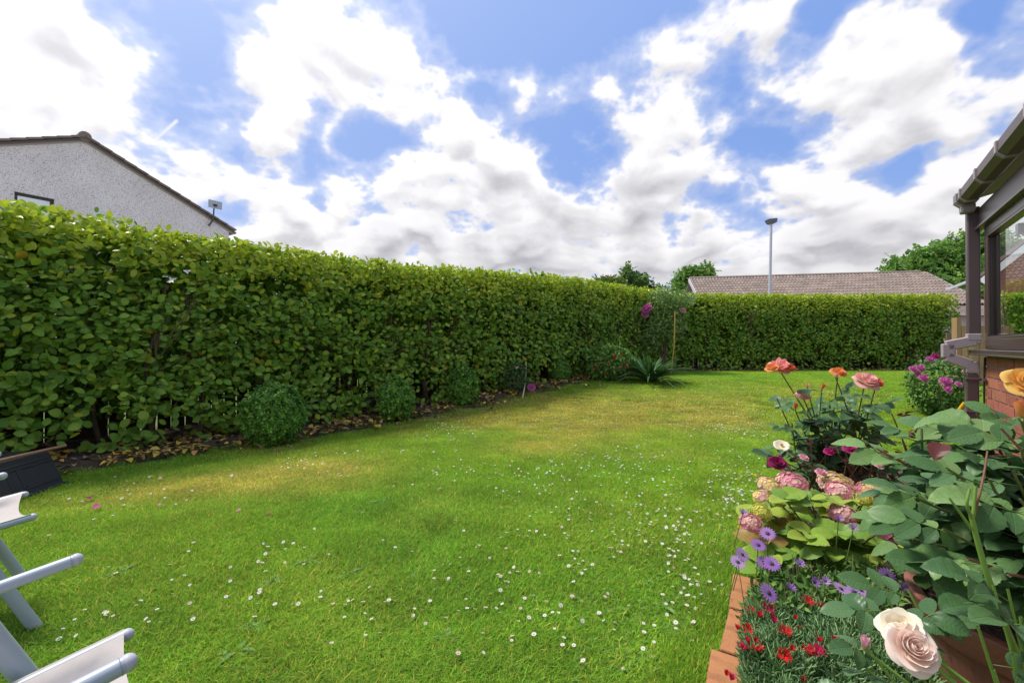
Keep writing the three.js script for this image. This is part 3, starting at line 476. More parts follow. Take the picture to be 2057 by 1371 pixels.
// ---------------------------------------------------------------- box balls
{
  const r = rng(88), leaf = blade({ L: 0.026, W: 0.016, rows: 2, fold: 0.15, curl: 0.2, peak: 0.5 });
  const sprig = mergeGeometries([0, 1, 2, 3, 4].map((k) => leaf.clone().applyMatrix4(pose(V(0, 0, k * 0.006), V(Math.cos(k * 2.4) * 0.9, Math.sin(k * 2.4) * 0.9, 0.7), V(0, 0, 1)))));
  const mat = leafy(0xffffff, { transmission: 0.22, clearcoat: 0.35 });
  for (const [px, py, rx, ry, label] of [[545, 893, 63, 62, 'largest clipped box ball at the near end of the bed'], [793, 845, 37, 43, 'clipped box ball second from the near end of the bed'], [931, 814, 30, 40, 'tall narrow box ball third along the bed'], [1123, 768, 21, 26, 'smallest box ball beside the red flowered fuchsia']]) {
    const b = onLand(px, py), d = -b.z, R = 0.86 * rx / FOCAL * d, Ry = 0.93 * ry / FOCAL * d, root = thing('box_ball', label, 'shrub', [b.x, b.y, b.z - R * 0.2], 0, 'clipped box balls along the bed'), list = [];
    mesh('stem', tube([V(0, -0.02, 0), V(0.02, Ry * 0.5, 0), V(-0.02, Ry, 0.02)], 0.02, 0.01), bark, root);
    const n = Math.round(4000 * (R * R) / 0.08);
    for (let k = 0; k < n; k++) { const v = anyDir(r), lump = 1 + 0.22 * noise3(v.x * 1.8 + px, v.y * 1.8, v.z * 1.8) + 0.13 * noise3(v.x * 6, v.y * 6 + px, v.z * 6), q = lump * (1 - 0.16 * Math.pow(r(), 1.5)); if (v.y < -0.82) continue; const p = V(v.x * R * q, Ry * 1.0 + v.y * Ry * q, v.z * R * q); list.push({ m: pose(p, v.clone().add(anyDir(r).multiplyScalar(0.7)).add(V(0, 0.25, 0)), anyDir(r), lerp(1.0, 1.7, r())), c: r() < 0.3 ? tint([0.2, 0.39, 0.05], 0.2, r) : tint([0.1, 0.235, 0.032], 0.25, r) }); }
    copies('foliage', sprig, mat, list, root);
  }
}

// ---------------------------------------------------------------- conservatory by the right edge: brick base, brown frames, gutter and downpipe
{
  const r = rng(500), root = thing('conservatory', 'brown framed conservatory on a red brick base wall with gutter', 'building', [3.435, 0, -3.3], rad(-125.9));   // local x along the wall towards the camera, z outwards
  const brown = tex(128, 256, (u, v) => { const k = 0.8 + 0.3 * tiled(u, v * 0.2, 64) + 0.15 * tiled(u, v, 16, 4); return [0.066 * k, 0.040 * k, 0.034 * k]; });
  const frameMat = std(0xffffff, 0.33, { map: brown, clearcoat: 0.3, clearcoatRoughness: 0.25 }), pipeMat = std(C(0.098, 0.066, 0.07), 0.42, { bumpMap: grain, bumpScale: 0.0004 }), fadedMat = std(C(0.36, 0.30, 0.32), 0.5), dark = std(C(0.02, 0.015, 0.014), 0.6), white = std(C(0.7, 0.68, 0.64), 0.5);
  const brickMap = tex(256, 256, (u, v) => { const k = 0.62 + 0.5 * tiled(u, v, 24) * tiled(u * 1, v, 96, 2) + 0.25 * tiled(u, v, 6, 8), drag = 0.85 + 0.3 * tiled(u, v * 0.1, 128, 5); return [0.40 * k * drag, 0.125 * k * drag, 0.075 * k * drag]; });
  const brickMats = [1, 0.86, 1.1, 0.95].map((k, i) => std(C(k, k * (1 + 0.06 * (i - 1)), k), 0.88, { map: brickMap, bumpMap: rep(grain, 1), bumpScale: 0.004 }));
  const mortar = std(C(0.42, 0.38, 0.33), 0.95, { bumpMap: grain, bumpScale: 0.004 });
  const wall = mesh('brick_wall', box(4.6, 0.98, 0.09, 2.3, 0.49, -0.055), mortar, root);
  const shapes = [0, 1, 2].map((k) => { const g = metric(rbox(1, 1, 1, 0.0).scale(0.33, 0.063, 0.1), 3); const uv = g.attributes.uv; for (let i = 0; i < uv.count; i++) uv.setXY(i, uv.getX(i) + k * 0.37, uv.getY(i) + k * 0.21); return g; });
  const half = metric(rbox(1, 1, 1, 0.0).scale(0.16, 0.063, 0.1), 3);
  for (let row = 0; row < 13; row++) for (let x = 0.0, k = 0; x < 2.7; k++) { const isHalf = row % 2 && k === 0, w = isHalf ? 0.16 : 0.33, b = mesh('brick', isHalf ? half : pick(shapes, r), pick(brickMats, r), wall); b.position.set(x + w / 2, 0.04 + row * 0.0745, -0.05 + (r() - 0.5) * 0.006); b.rotation.z = (r() - 0.5) * 0.006; x += w + 0.012; }
  const endWall = mesh('end_wall', box(0.09, 0.96, 2.6, 0.05, 0.48, -1.45), brickMats[1], root);
  // sill
  const sill = mesh('sill', merge([rbox(4.7, 0.032, 0.15, 0.006, 2.27, 1.003, 0.0), rbox(4.7, 0.012, 0.03, 0.004, 2.27, 0.984, 0.062)]), frameMat, root);
  // windows
  const pane = new THREE.MeshPhysicalMaterial({ color: C(0.93, 0.96, 0.95), roughness: 0.0, transmission: 1, thickness: 0, ior: 1.52, side: THREE.DoubleSide });
  for (const [x0, x1] of [[0.075, 1.62], [1.7, 3.2], [3.28, 4.5]]) {
    const w = mesh('window', merge([rbox(x1 - x0, 0.075, 0.07, 0.008, (x0 + x1) / 2, 1.058, -0.02), rbox(x1 - x0, 0.07, 0.07, 0.008, (x0 + x1) / 2, 1.86, -0.02), rbox(0.06, 0.735, 0.07, 0.008, x0 + 0.03, 1.4605, -0.02), rbox(0.06, 0.735, 0.07, 0.008, x1 - 0.03, 1.4605, -0.02),
      rbox(x1 - x0 - 0.1, 0.022, 0.03, 0.005, (x0 + x1) / 2, 1.1, 0.0), rbox(0.02, 0.7, 0.03, 0.005, x0 + 0.068, 1.46, 0.0), rbox(0.02, 0.7, 0.03, 0.005, x1 - 0.068, 1.46, 0.0), rbox(x1 - x0 - 0.1, 0.02, 0.03, 0.005, (x0 + x1) / 2, 1.82, 0.0)]), frameMat, root);
    mesh('pane', new THREE.PlaneGeometry(x1 - x0 - 0.13, 0.73).translate((x0 + x1) / 2, 1.46, -0.012), pane, w);
    mesh('gasket', merge([box(x1 - x0 - 0.14, 0.008, 0.006, (x0 + x1) / 2, 1.114, 0.001), box(0.008, 0.7, 0.006, x0 + 0.081, 1.46, 0.001)]), dark, w);
  }
  mesh('corner_trim', box(0.02, 0.9, 0.03, 0.05, 1.47, -0.022), white, root);
  // glazed end and inside
  const ew = mesh('end_window', merge([box(0.06, 0.07, 2.4, 0.05, 1.055, -1.35), box(0.06, 0.07, 2.4, 0.05, 1.86, -1.35), box(0.06, 0.735, 0.06, 0.05, 1.457, -1.3), box(0.06, 0.735, 0.06, 0.05, 1.457, -2.52)]), frameMat, root);
  mesh('pane', new THREE.PlaneGeometry(2.4, 0.73).rotateY(Math.PI / 2).translate(0.05, 1.457, -1.35), pane, ew);
  mesh('back_wall', box(4.8, 2.6, 0.1, 2.3, 1.3, -2.75), std(C(0.55, 0.52, 0.47), 0.9), root);
  mesh('inner_floor', box(4.5, 0.1, 2.5, 2.35, 0.1, -1.4), std(C(0.3, 0.22, 0.16), 0.6), root);
  mesh('near_wall', box(0.1, 2.0, 2.6, 4.65, 1.0, -1.4), frameMat, root);
  // eaves beam, roof, gutter
  mesh('eaves_beam', merge([rbox(4.75, 0.15, 0.06, 0.008, 2.36, 1.972, 0.004), rbox(4.75, 0.02, 0.1, 0.004, 2.36, 1.9, 0.0)]), frameMat, root);
  mesh('beam_end', box(0.012, 0.14, 0.055, -0.024, 1.975, 0.004), white, root);
  mesh('roof', box(4.8, 0.03, 2.9, 0, 0, -1.45).rotateX(rad(14)).translate(2.35, 2.14, 0.06), std(C(0.2, 0.13, 0.1), 0.5), root);
  const prof = new THREE.Shape([[0.035, 0], [0.085, 0], [0.118, 0.03], [0.118, 0.085], [0.11, 0.085], [0.11, 0.034], [0.082, 0.008], [0.04, 0.008], [0.012, 0.034], [0.012, 0.085], [0.004, 0.085], [0.004, 0.03]].map(([a, b]) => new THREE.Vector2(-a, b)));
  const along = (len, x0) => new THREE.ExtrudeGeometry(prof, { depth: len, bevelEnabled: false }).rotateY(Math.PI / 2).translate(x0, 2.075, 0.035);
  const gutterGeo = along(4.65, 0.02);
  const gutter = mesh('gutter', gutterGeo, std(C(0.105, 0.07, 0.062), 0.4), root);
  const clipGeo = (x) => { const g = along(0.035, 0); g.translate(0, -2.075, -0.035).scale(1, 1.13, 1.1).translate(x, 2.069, 0.03); return g; };
  for (const x of [0.16, 0.62, 1.1, 1.6, 2.1]) mesh('bracket', clipGeo(x), fadedMat, gutter);
  mesh('outlet', merge([clipGeo(0.03), clipGeo(-0.03), rbox(0.09, 0.07, 0.08, 0.015, -0.01, 2.06, 0.085)]), fadedMat, gutter);
  // downpipe with a swan neck round the sill
  const pw = 0.078, pd = 0.07, px0 = -0.05, zt = 0.052;
  const pipe = mesh('downpipe', merge([rbox(pw, 0.97, pd, 0.01, px0, 1.585, zt), rbox(pw, 0.84, pd, 0.01, px0, 0.42, zt + 0.012)]), pipeMat, root);
  const duct = (y0, z0, y1, z1, w = 1.06) => { const len = Math.hypot(y1 - y0, z1 - z0), g = rbox(pw * w, len, pd * w, 0.008); g.rotateX(Math.atan2(z1 - z0, y1 - y0)); return g.translate(px0, (y0 + y1) / 2, (z0 + z1) / 2); };
  for (const g of [rbox(pw * 1.1, 0.05, pd * 1.1, 0.006, px0, 1.11, zt), duct(1.12, zt, 1.06, zt, 1.04), duct(1.085, zt - 0.01, 1.045, 0.2), duct(1.06, 0.19, 0.955, 0.19), duct(0.965, 0.2, 0.905, zt + 0.02), duct(0.93, zt + 0.012, 0.845, zt + 0.012, 1.05)]) mesh('elbow', g, fadedMat, pipe);
  for (const y of [0.8, 0.56]) mesh('pipe_bracket', merge([rbox(pw * 1.12, 0.018, pd * 1.12, 0.004, px0, y, zt + 0.012), box(0.16, 0.016, 0.012, px0 + 0.04, y, 0.012)]), pipeMat, pipe);
  mesh('cable', tube([V(0.03, 0.96, 0.008), V(0.022, 0.7, 0.012), V(0.028, 0.4, 0.01), V(0.02, 0.05, 0.012)], 0.006, 0.006, 6), dark, root);
}
// yellow pole leaning by the downpipe
tag(mesh('yellow_pole', tube([at(1882, 880, 3.75), at(1940, 808, 3.5)], 0.018, 0.018, 10, 1), std(C(0.72, 0.4, 0.02), 0.4), scene), 'yellow plastic pole leaning beside the brown downpipe', 'pole');

// fence boards of the side passage
{
  const r = rng(520), wood = tex(128, 256, (u, v) => { const k = 0.7 + 0.4 * tiled(u, v * 0.12, 48) + 0.2 * tiled(u, v, 8, 3); return [0.40 * k, 0.25 * k, 0.115 * k]; }), mats = [1, 0.85, 1.12].map((k) => std(C(k, k, k), 0.85, { map: wood }));
  const f = thing('fence_panel', 'orange brown timber fence panel behind the downpipe elbow', 'fence', at(1950, 693, 8.2).setY(land(8, -8.2)).toArray(), 0.1);
  for (let k = 0; k < 9; k++) { const b = mesh('board', metric(box(0.11, 1.05, 0.02), 1.4), pick(mats, r), f); b.position.set(-0.13 + k * 0.118, 0.55 + 0.02 * (r() - 0.5), (k % 2) * 0.006); }
  mesh('rail', box(1.15, 0.07, 0.035, 0.3, 0.85, -0.03), mats[1], f);
  mesh('post', box(0.09, 1.22, 0.09, -0.26, 0.61, -0.02), mats[1], f);
  const g = thing('fence_panel', 'weathered low fence boards at the end of the far hedge', 'fence', at(1905, 693, 11.2).setY(land(10, -11.2)).toArray(), 0.15);
  for (let k = 0; k < 5; k++) { const b = mesh('board', metric(box(0.12, 1.0, 0.02), 1.4), std(C(0.2, 0.145, 0.1), 0.9), g); b.position.set(k * 0.13, 0.5 + 0.06 * (r() - 0.5), 0); }
  mesh('rail', box(0.68, 0.07, 0.03, 0.26, 0.8, -0.028), mats[1], g);
}

// ---------------------------------------------------------------- neighbours beyond the hedge
const tileMap = tex(256, 256, (u, v) => { const k = 0.7 + 0.35 * tiled(u, v, 12) + 0.25 * tiled(u, v, 64, 3); return [0.225 * k, 0.175 * k, 0.15 * k]; });
const tileMats = [1, 0.82, 1.14, 0.92, 1.03].map((k) => std(C(k, k * 0.99, k * 0.97), 0.9, { map: tileMap, bumpMap: grain, bumpScale: 0.003 }));
{ // bungalow: long tiled roof over the far hedge
  const r = rng(530), A = at(1385, 558, 23.6), B = at(1860, 545, 21.5); A.y = B.y = (A.y + B.y) / 2 - 0.02;
  const len = A.distanceTo(B), dir = B.clone().sub(A).normalize(), root = thing('bungalow', 'low bungalow with brown double roman tiled roof behind the far hedge', 'building', [A.x, 0, A.z], Math.atan2(-dir.z, dir.x));   // local x along the ridge, z towards the garden
  const ridge = A.y, pitch = rad(27), run = 4.2, drop = run * Math.tan(pitch);
  const gable = new THREE.Shape([[-run, 0], [run, 0], [run, ridge - drop - 0.12], [0, ridge - 0.14], [-run, ridge - drop - 0.12]].map((p) => new THREE.Vector2(...p)));
  mesh('wall', new THREE.ExtrudeGeometry(gable, { depth: len - 0.5, bevelEnabled: false }).rotateY(Math.PI / 2).translate(0.25, 0, 0), std(C(0.5, 0.46, 0.4), 0.9), root);
  const roof = mesh('roof', merge([1, -1].map((s) => box(len, 0.05, run / Math.cos(pitch) + 0.3, 0, 0, (run / Math.cos(pitch) + 0.3) / 2 * s).rotateX(pitch * s).translate(len / 2, ridge - 0.07, 0))), tileMats[1], root);
  const w = 0.3, P = [0, 0.012, 0.055, 0.06, 0.012, 0.0, 0.012, 0.055, 0.06, 0.012, 0.0], pos = [], idx = [];
  for (const [y, z] of [[0.02, 0], [0.045, 0.4], [0.0, 0.4]]) P.forEach((h, i) => pos.push(w * 1.02 * (i / 10 - 0.5), y + h * (z ? 1 : 0.9) * 0.9, z));
  for (let j = 0; j < 2; j++) for (let i = 0; i < 10; i++) { const a = j * 11 + i, b = a + 11; idx.push(a, b, a + 1, b, b + 1, a + 1); }
  const tg = new THREE.BufferGeometry(); tg.setAttribute('position', new THREE.Float32BufferAttribute(pos, 3)); tg.setAttribute('uv', new THREE.Float32BufferAttribute(pos.filter((_, i) => i % 3 !== 1), 2)); tg.setIndex(idx); const tile = tg.toNonIndexed(); tile.computeVertexNormals();
  const nx = Math.floor(len / w); 
  const hidden = [];
  for (let row = 0; row < 12; row++) for (let k = 0; k < nx; k++) {
    const m = new THREE.Matrix4().makeRotationX(pitch).setPosition((k + 0.5) * len / nx, ridge - 0.03 - row * 0.33 * Math.sin(pitch), row * 0.33 * Math.cos(pitch));
    if (row < 8) { const t = mesh('tile', tile, pick(tileMats, r), roof); place(t, m); t.rotation.x += (r() - 0.5) * 0.012; t.position.y += (r() - 0.5) * 0.008; } else hidden.push(tile.clone().applyMatrix4(m));
  }
  mesh('lower_tiles', mergeGeometries(hidden), tileMats[0], roof).userData.kind = 'stuff';
  for (let k = 0; k < Math.floor(len / 0.45); k++) { const t = mesh('ridge_tile', new THREE.CylinderGeometry(0.11, 0.11, 0.44, 8, 1, false, -Math.PI / 2, Math.PI).rotateZ(Math.PI / 2).rotateX(-Math.PI / 2), pick(tileMats, r), roof); t.position.set(0.22 + k * 0.45, ridge - 0.03, 0); }
  mesh('verge', merge([box(0.05, 0.16, run / Math.cos(pitch) + 0.3, 0, 0, (run / Math.cos(pitch) + 0.3) / 2).rotateX(pitch).translate(len + 0.03, ridge - 0.08, 0), box(0.05, 0.16, run / Math.cos(pitch) + 0.3, 0, 0, (run / Math.cos(pitch) + 0.3) / 2).rotateX(pitch).translate(-0.03, ridge - 0.08, 0)]), std(C(0.42, 0.42, 0.43), 0.6), root);
}
{ // flood light on a tall post
  const b = at(1543, 640, 17), t = at(1550, 449, 17), root = thing('floodlight_post', 'tall thin grey floodlight post in front of the tiled roof', 'lamp post', [b.x, 0, b.z]);
  mesh('post', tube([V(0, 0, 0), V(t.x - b.x, t.y, 0)], 0.06, 0.045, 10, 1), std(C(0.5, 0.52, 0.55), 0.45, { metalness: 0.4 }), root);
  const shape = new THREE.Shape([[-0.16, 0.06], [0.16, 0.1], [0.14, -0.03], [0.05, -0.08], [-0.09, -0.06]].map((p) => new THREE.Vector2(...p)));
  const h = mesh('lamp_head', new THREE.ExtrudeGeometry(shape, { depth: 0.26, bevelEnabled: true, bevelSize: 0.012, bevelThickness: 0.012, bevelSegments: 2 }).translate(t.x - b.x, t.y + 0.08, -0.13), std(C(0.12, 0.12, 0.12), 0.5), root);
  mesh('lens', box(0.26, 0.012, 0.2, 0, 0, 0).rotateZ(0.12).translate(t.x - b.x, t.y + 0.178, 0), std(C(0.45, 0.43, 0.36), 0.2), h);
}
{ // rendered gable house on the left
  const r = rng(540), E = V(-10.94, 5.56, -17.54), A = V(-13.22, 7.45, -14), L = V(-15.5, 5.56, -10.46), dir = E.clone().sub(L).setY(0).normalize(), half = E.distanceTo(L) / 2;
  const root = thing('gable_house', 'pale pebbledashed gable house behind the long hedge', 'building', [A.x, 0, A.z], Math.atan2(-dir.z, dir.x));       // local x along the gable, z outwards to the garden
  const dash = tex(512, 512, (u, v) => { const p = tiled(u, v, 128), q = tiled(u, v, 200, 7), s = tiled(u, v, 5, 3), k = 0.78 + 0.12 * s; const spot = q < 0.22 ? 0.45 : q > 0.8 ? 1.12 : 1; const b = p < 0.2 ? 0.62 : 1; return [1.0 * k * spot * b, 0.915 * k * spot * b, 0.85 * k * spot * b]; });
  const dm = std(0xffffff, 0.95, { map: rep(dash, 0.42), bumpMap: rep(grain, 0.8), bumpScale: 0.012 });
  const yE = 5.56, yA = 7.45, wx0 = at(25, 400, 1), win = [-1.9, -0.85, 4.2, 5.42];
  const wallShape = new THREE.Shape([[-half, 0], [half, 0], [half, yE - 0.12], [0, yA - 0.13], [-half, yE - 0.12]].map((p) => new THREE.Vector2(...p)));
  // the window opening: found where the photograph shows it on the gable
  const n = V(-dir.z, 0, dir.x), hit = (px, py) => { const q = at(px, py, 1).sub(V(0, EYE, 0)), o = V(0, EYE, 0), t = A.clone().sub(o).setY(0).dot(n) / q.clone().setY(0).dot(n), p = o.addScaledVector(q, t); return [p.clone().sub(A).setY(0).dot(dir), p.y]; };
  const w0 = hit(25, 383), w1 = hit(106, 400), win0 = w0[0], win1 = w1[0], top = w0[1], bot = top - 1.15;
  wallShape.holes.push(new THREE.Path([[win0, bot], [win1, bot], [win1, top], [win0, top]].map((p) => new THREE.Vector2(...p))));
  mesh('gable_wall', new THREE.ExtrudeGeometry(wallShape, { depth: 0.25, bevelEnabled: false }).translate(0, 0, -0.25), dm, root);
  mesh('side_wall', merge([box(0.25, yE - 0.1, 8, half - 0.13, (yE - 0.1) / 2, -4.26), box(0.25, yE - 0.1, 8, -half + 0.13, (yE - 0.1) / 2, -4.26), box(2 * half, yE - 0.1, 0.25, 0, (yE - 0.1) / 2, -8.2)]), dm, root);
  const wf = mesh('window', merge([box(win1 - win0, 0.07, 0.07, (win0 + win1) / 2, top - 0.036, -0.1), box(0.07, top - bot - 0.075, 0.07, win0 + 0.036, (top + bot) / 2 - 0.036, -0.1), box(0.07, top - bot - 0.075, 0.07, win1 - 0.036, (top + bot) / 2 - 0.036, -0.1), box(win1 - win0 - 0.15, 0.07, 0.07, (win0 + win1) / 2, bot + 0.037, -0.1)]), std(C(0.05, 0.04, 0.04), 0.5), root);
  mesh('pane', new THREE.PlaneGeometry(win1 - win0 - 0.1, top - bot - 0.1).translate((win0 + win1) / 2, (top + bot) / 2, -0.11), std(C(0.5, 0.55, 0.58), 0.04, { metalness: 0.85 }), wf);
  const sl = Math.hypot(half, yA - yE), ang = Math.atan2(yA - yE, half);
  const roof = mesh('roof', merge([1, -1].map((s) => box(sl + 0.25, 0.06, 8.6, (sl + 0.25) / 2 * s, 0, -4.22).rotateZ(-ang * s).translate(0, yA - 0.05, 0))), tileMats[1], root);
  for (const s of [1, -1]) for (let k = 0; k < 14; k++) { const t = mesh('verge_tile', box(0.36, 0.05, 0.32), pick(tileMats, r), roof); const q = (k + 0.5) * (sl + 0.2) / 14; t.position.set(Math.cos(ang) * q * s, yA + 0.03 - Math.sin(ang) * q, 0.02); t.rotation.z = -(ang - 0.05) * s; }
  mesh('ridge_tile', new THREE.CylinderGeometry(0.16, 0.16, 8.4, 12).rotateX(Math.PI / 2).translate(0, yA + 0.02, -4.1), tileMats[2], roof);
  mesh('verge_cement', merge([1, -1].map((s) => box(sl + 0.2, 0.045, 0.04, (sl + 0.2) / 2 * s, 0, 0).rotateZ(-ang * s).translate(0, yA - 0.105, 0.022))), std(C(0.38, 0.36, 0.33), 0.9), roof);
  // flat panel antenna at the eaves
  const e = hit(420, 447), d = hit(424, 413), a = thing('flat_antenna', 'flat grey panel antenna on a bent pole at the gable house eaves', 'antenna', root.localToWorld(V(e[0], e[1], 0.12)).toArray(), root.rotation.y);
  mesh('pole', tube([V(-0.06, -0.12, -0.1), V(0.02, 0.1, 0.02), V(0.06, d[1] - e[1], 0.04)], 0.03, 0.025, 8), std(C(0.06, 0.07, 0.07), 0.6), a);
  const pl = mesh('panel', rbox(0.44, 0.32, 0.03, 0.012).rotateX(-0.25).rotateZ(-0.06).rotateY(-0.25).translate(0.07, d[1] - e[1] + 0.02, 0.1), std(C(0.42, 0.44, 0.46), 0.5), a);
  mesh('mount', new THREE.CylinderGeometry(0.08, 0.04, 0.07, 10).translate(0.06, d[1] - e[1] - 0.03, 0.13), std(C(0.05, 0.05, 0.055), 0.6), pl);
}
{ // brick house end beyond the window
  const P = at(1978, 556, 14), root = thing('brick_house', 'brick house with white bargeboard seen between downpipe and window', 'building', [P.x, 0, P.z], -0.8);
  const g = new THREE.Shape([[0.0, 0], [5, 0], [5, 5.3], [2.5, 5.5], [0.0, P.y - 0.2]].map((p) => new THREE.Vector2(...p)));
  mesh('wall', metric(new THREE.ExtrudeGeometry(g, { depth: 0.8, bevelEnabled: false }).translate(0, 0, -0.8)), std(C(0.3, 0.12, 0.075), 0.9, { map: rep(tex(256, 256, (u, v) => { const row = Math.floor(v * 8), m = (v * 8) % 1 < 0.12 || (u * 4 + (row % 2) * 0.5) % 1 < 0.03; const k = m ? 1.6 : 0.75 + 0.4 * tiled(u, v, 24); return [k, k * (m ? 1.5 : 1), k * (m ? 2 : 1)]; }), 1.1) }), root);
  const ang = Math.atan2(5.5 - P.y + 0.2, 2.5);
  mesh('bargeboard', box(3.2, 0.18, 0.05, 1.66, 0, 0).rotateZ(ang).translate(-0.1, P.y - 0.2, 0.06), std(C(0.75, 0.75, 0.74), 0.5), root);
  mesh('roof', box(3.4, 0.08, 0.9, 1.75, 0.12, -0.42).rotateZ(ang).translate(-0.15, P.y - 0.18, 0), tileMats[0], root);
  mesh('soffit', merge([box(0.62, 0.06, 0.3, -0.5, 0, 0).rotateZ(0.42).translate(-0.05, P.y + 0.02, 0.1), box(0.16, 0.07, 0.2, -0.78, -0.3, 0.1).translate(0, P.y, 0)]), std(C(0.72, 0.74, 0.76), 0.5), root);
}

// ---------------------------------------------------------------- trees beyond the hedges
function tree(name, label, [x, z], base, clumps, n, size, cols, seed, leafShape) {
  const r = rng(seed), root = thing(name, label, 'tree', [x, base, z], 0, 'trees beyond the hedges'), list = [], limbs = [];
  const cy = clumps.reduce((a, c) => a + c[1], 0) / clumps.length;
  mesh('trunk', tube([V(0, -0.1, 0), V(0.08, cy * 0.35, 0.05), V(0, cy * 0.75, 0)], 0.035 * cy + 0.05, 0.05, 8), bark, root);
  for (const [a, b, c, R, Ry] of clumps) { limbs.push(tube([V(0, cy * 0.4, 0), V(a * 0.4, lerp(cy * 0.5, b, 0.5), c * 0.4), V(a, b, c)], 0.06, 0.015, 6, 5)); const m = Math.round(n * R * R); for (let k = 0; k < m; k++) { const v = anyDir(r), q = Math.pow(r(), 0.33) * (1 + 0.45 * noise3(v.x * 2.3 + a, v.y * 2.3 + b, v.z * 2.3 + c)); list.push({ m: pose(V(a + v.x * R * q, b + v.y * Ry * q, c + v.z * R * q), anyDir(r).add(V(0, -0.3, 0)), anyDir(r).add(V(0, 0.7, 0)), size * lerp(0.7, 1.3, r())), c: tint(pick(cols, r), 0.25, r) }); } }
  mesh('limbs', mergeGeometries(limbs), bark, root);
  copies('crown', leafShape, leafy(0xffffff, { transmission: 0.3, clearcoat: 0.15 }), list, root);
}
{
  const spray = mergeGeometries([[0, 0, 0], [0.2, 0.6, 0.3], [-0.2, -0.6, 0.35], [0.1, 0.3, 0.7], [-0.1, -0.3, 0.75]].map(([a, b, c]) => blade({ L: 0.55, W: 0.3, rows: 3, fold: 0.1, curl: 0.2 }).rotateY(b).rotateX(a).translate(0, 0, c)));
  const g1 = [[0.17, 0.32, 0.06], [0.125, 0.26, 0.045], [0.22, 0.38, 0.065], [0.14, 0.28, 0.055]], P = (px, d) => [(px - CX) / FOCAL * d, -d];
  const h = (py, d) => EYE + (HORIZON - py) / FOCAL * d;
  { const d = 30, s = d / FOCAL; tree('broadleaf_tree', 'large spreading green tree behind the brown downpipe', P(1885, d), 0, [[0, h(520, d), 0, 45 * s, 36 * s], [70 * s, h(500, d), 0.5, 45 * s, 35 * s], [-60 * s, h(545, d), 0, 45 * s, 30 * s], [30 * s, h(560, d), 1, 60 * s, 35 * s], [110 * s, h(545, d), 0, 45 * s, 45 * s], [-10 * s, h(585, d), 0, 80 * s, 30 * s], [-85 * s, h(565, d), 0, 25 * s, 20 * s], [140 * s, h(520, d), 0, 35 * s, 40 * s]], 520, 0.42, g1, 601, spray); }
  { const d = 34, s = d / FOCAL; tree('broadleaf_tree', 'small round green tree left of the tiled roof', P(1395, d), 0, [[0, h(555, d), 0, 30 * s, 24 * s], [-22 * s, h(570, d), 0, 22 * s, 20 * s], [20 * s, h(550, d), 0, 22 * s, 18 * s], [-5 * s, h(590, d), 0, 36 * s, 20 * s]], 620, 0.36, g1, 602, spray); }
  { const d = 24, s = d / FOCAL; tree('broadleaf_tree', 'feathery light green tree top above the hedge corner', P(1268, d), 0, [[0, h(565, d), 0, 26 * s, 22 * s], [-8 * s, h(545, d), 0, 12 * s, 14 * s], [20 * s, h(560, d), 0, 16 * s, 14 * s], [35 * s, h(580, d), 0, 22 * s, 14 * s]], 420, 0.3, [[0.12, 0.22, 0.04], [0.08, 0.17, 0.04]], 603, spray); }
  { const d = 22, s = d / FOCAL; tree('round_conifer', 'rounded yellow green conifer top behind the long hedge', P(1222, d), 0, [[0, h(572, d), 0, 34 * s, 18 * s], [-10 * s, h(580, d), 0, 30 * s, 16 * s], [10 * s, h(595, d), 0, 40 * s, 20 * s]], 1500, 0.2, [[0.13, 0.2, 0.015], [0.09, 0.15, 0.012]], 604, spray); }
}

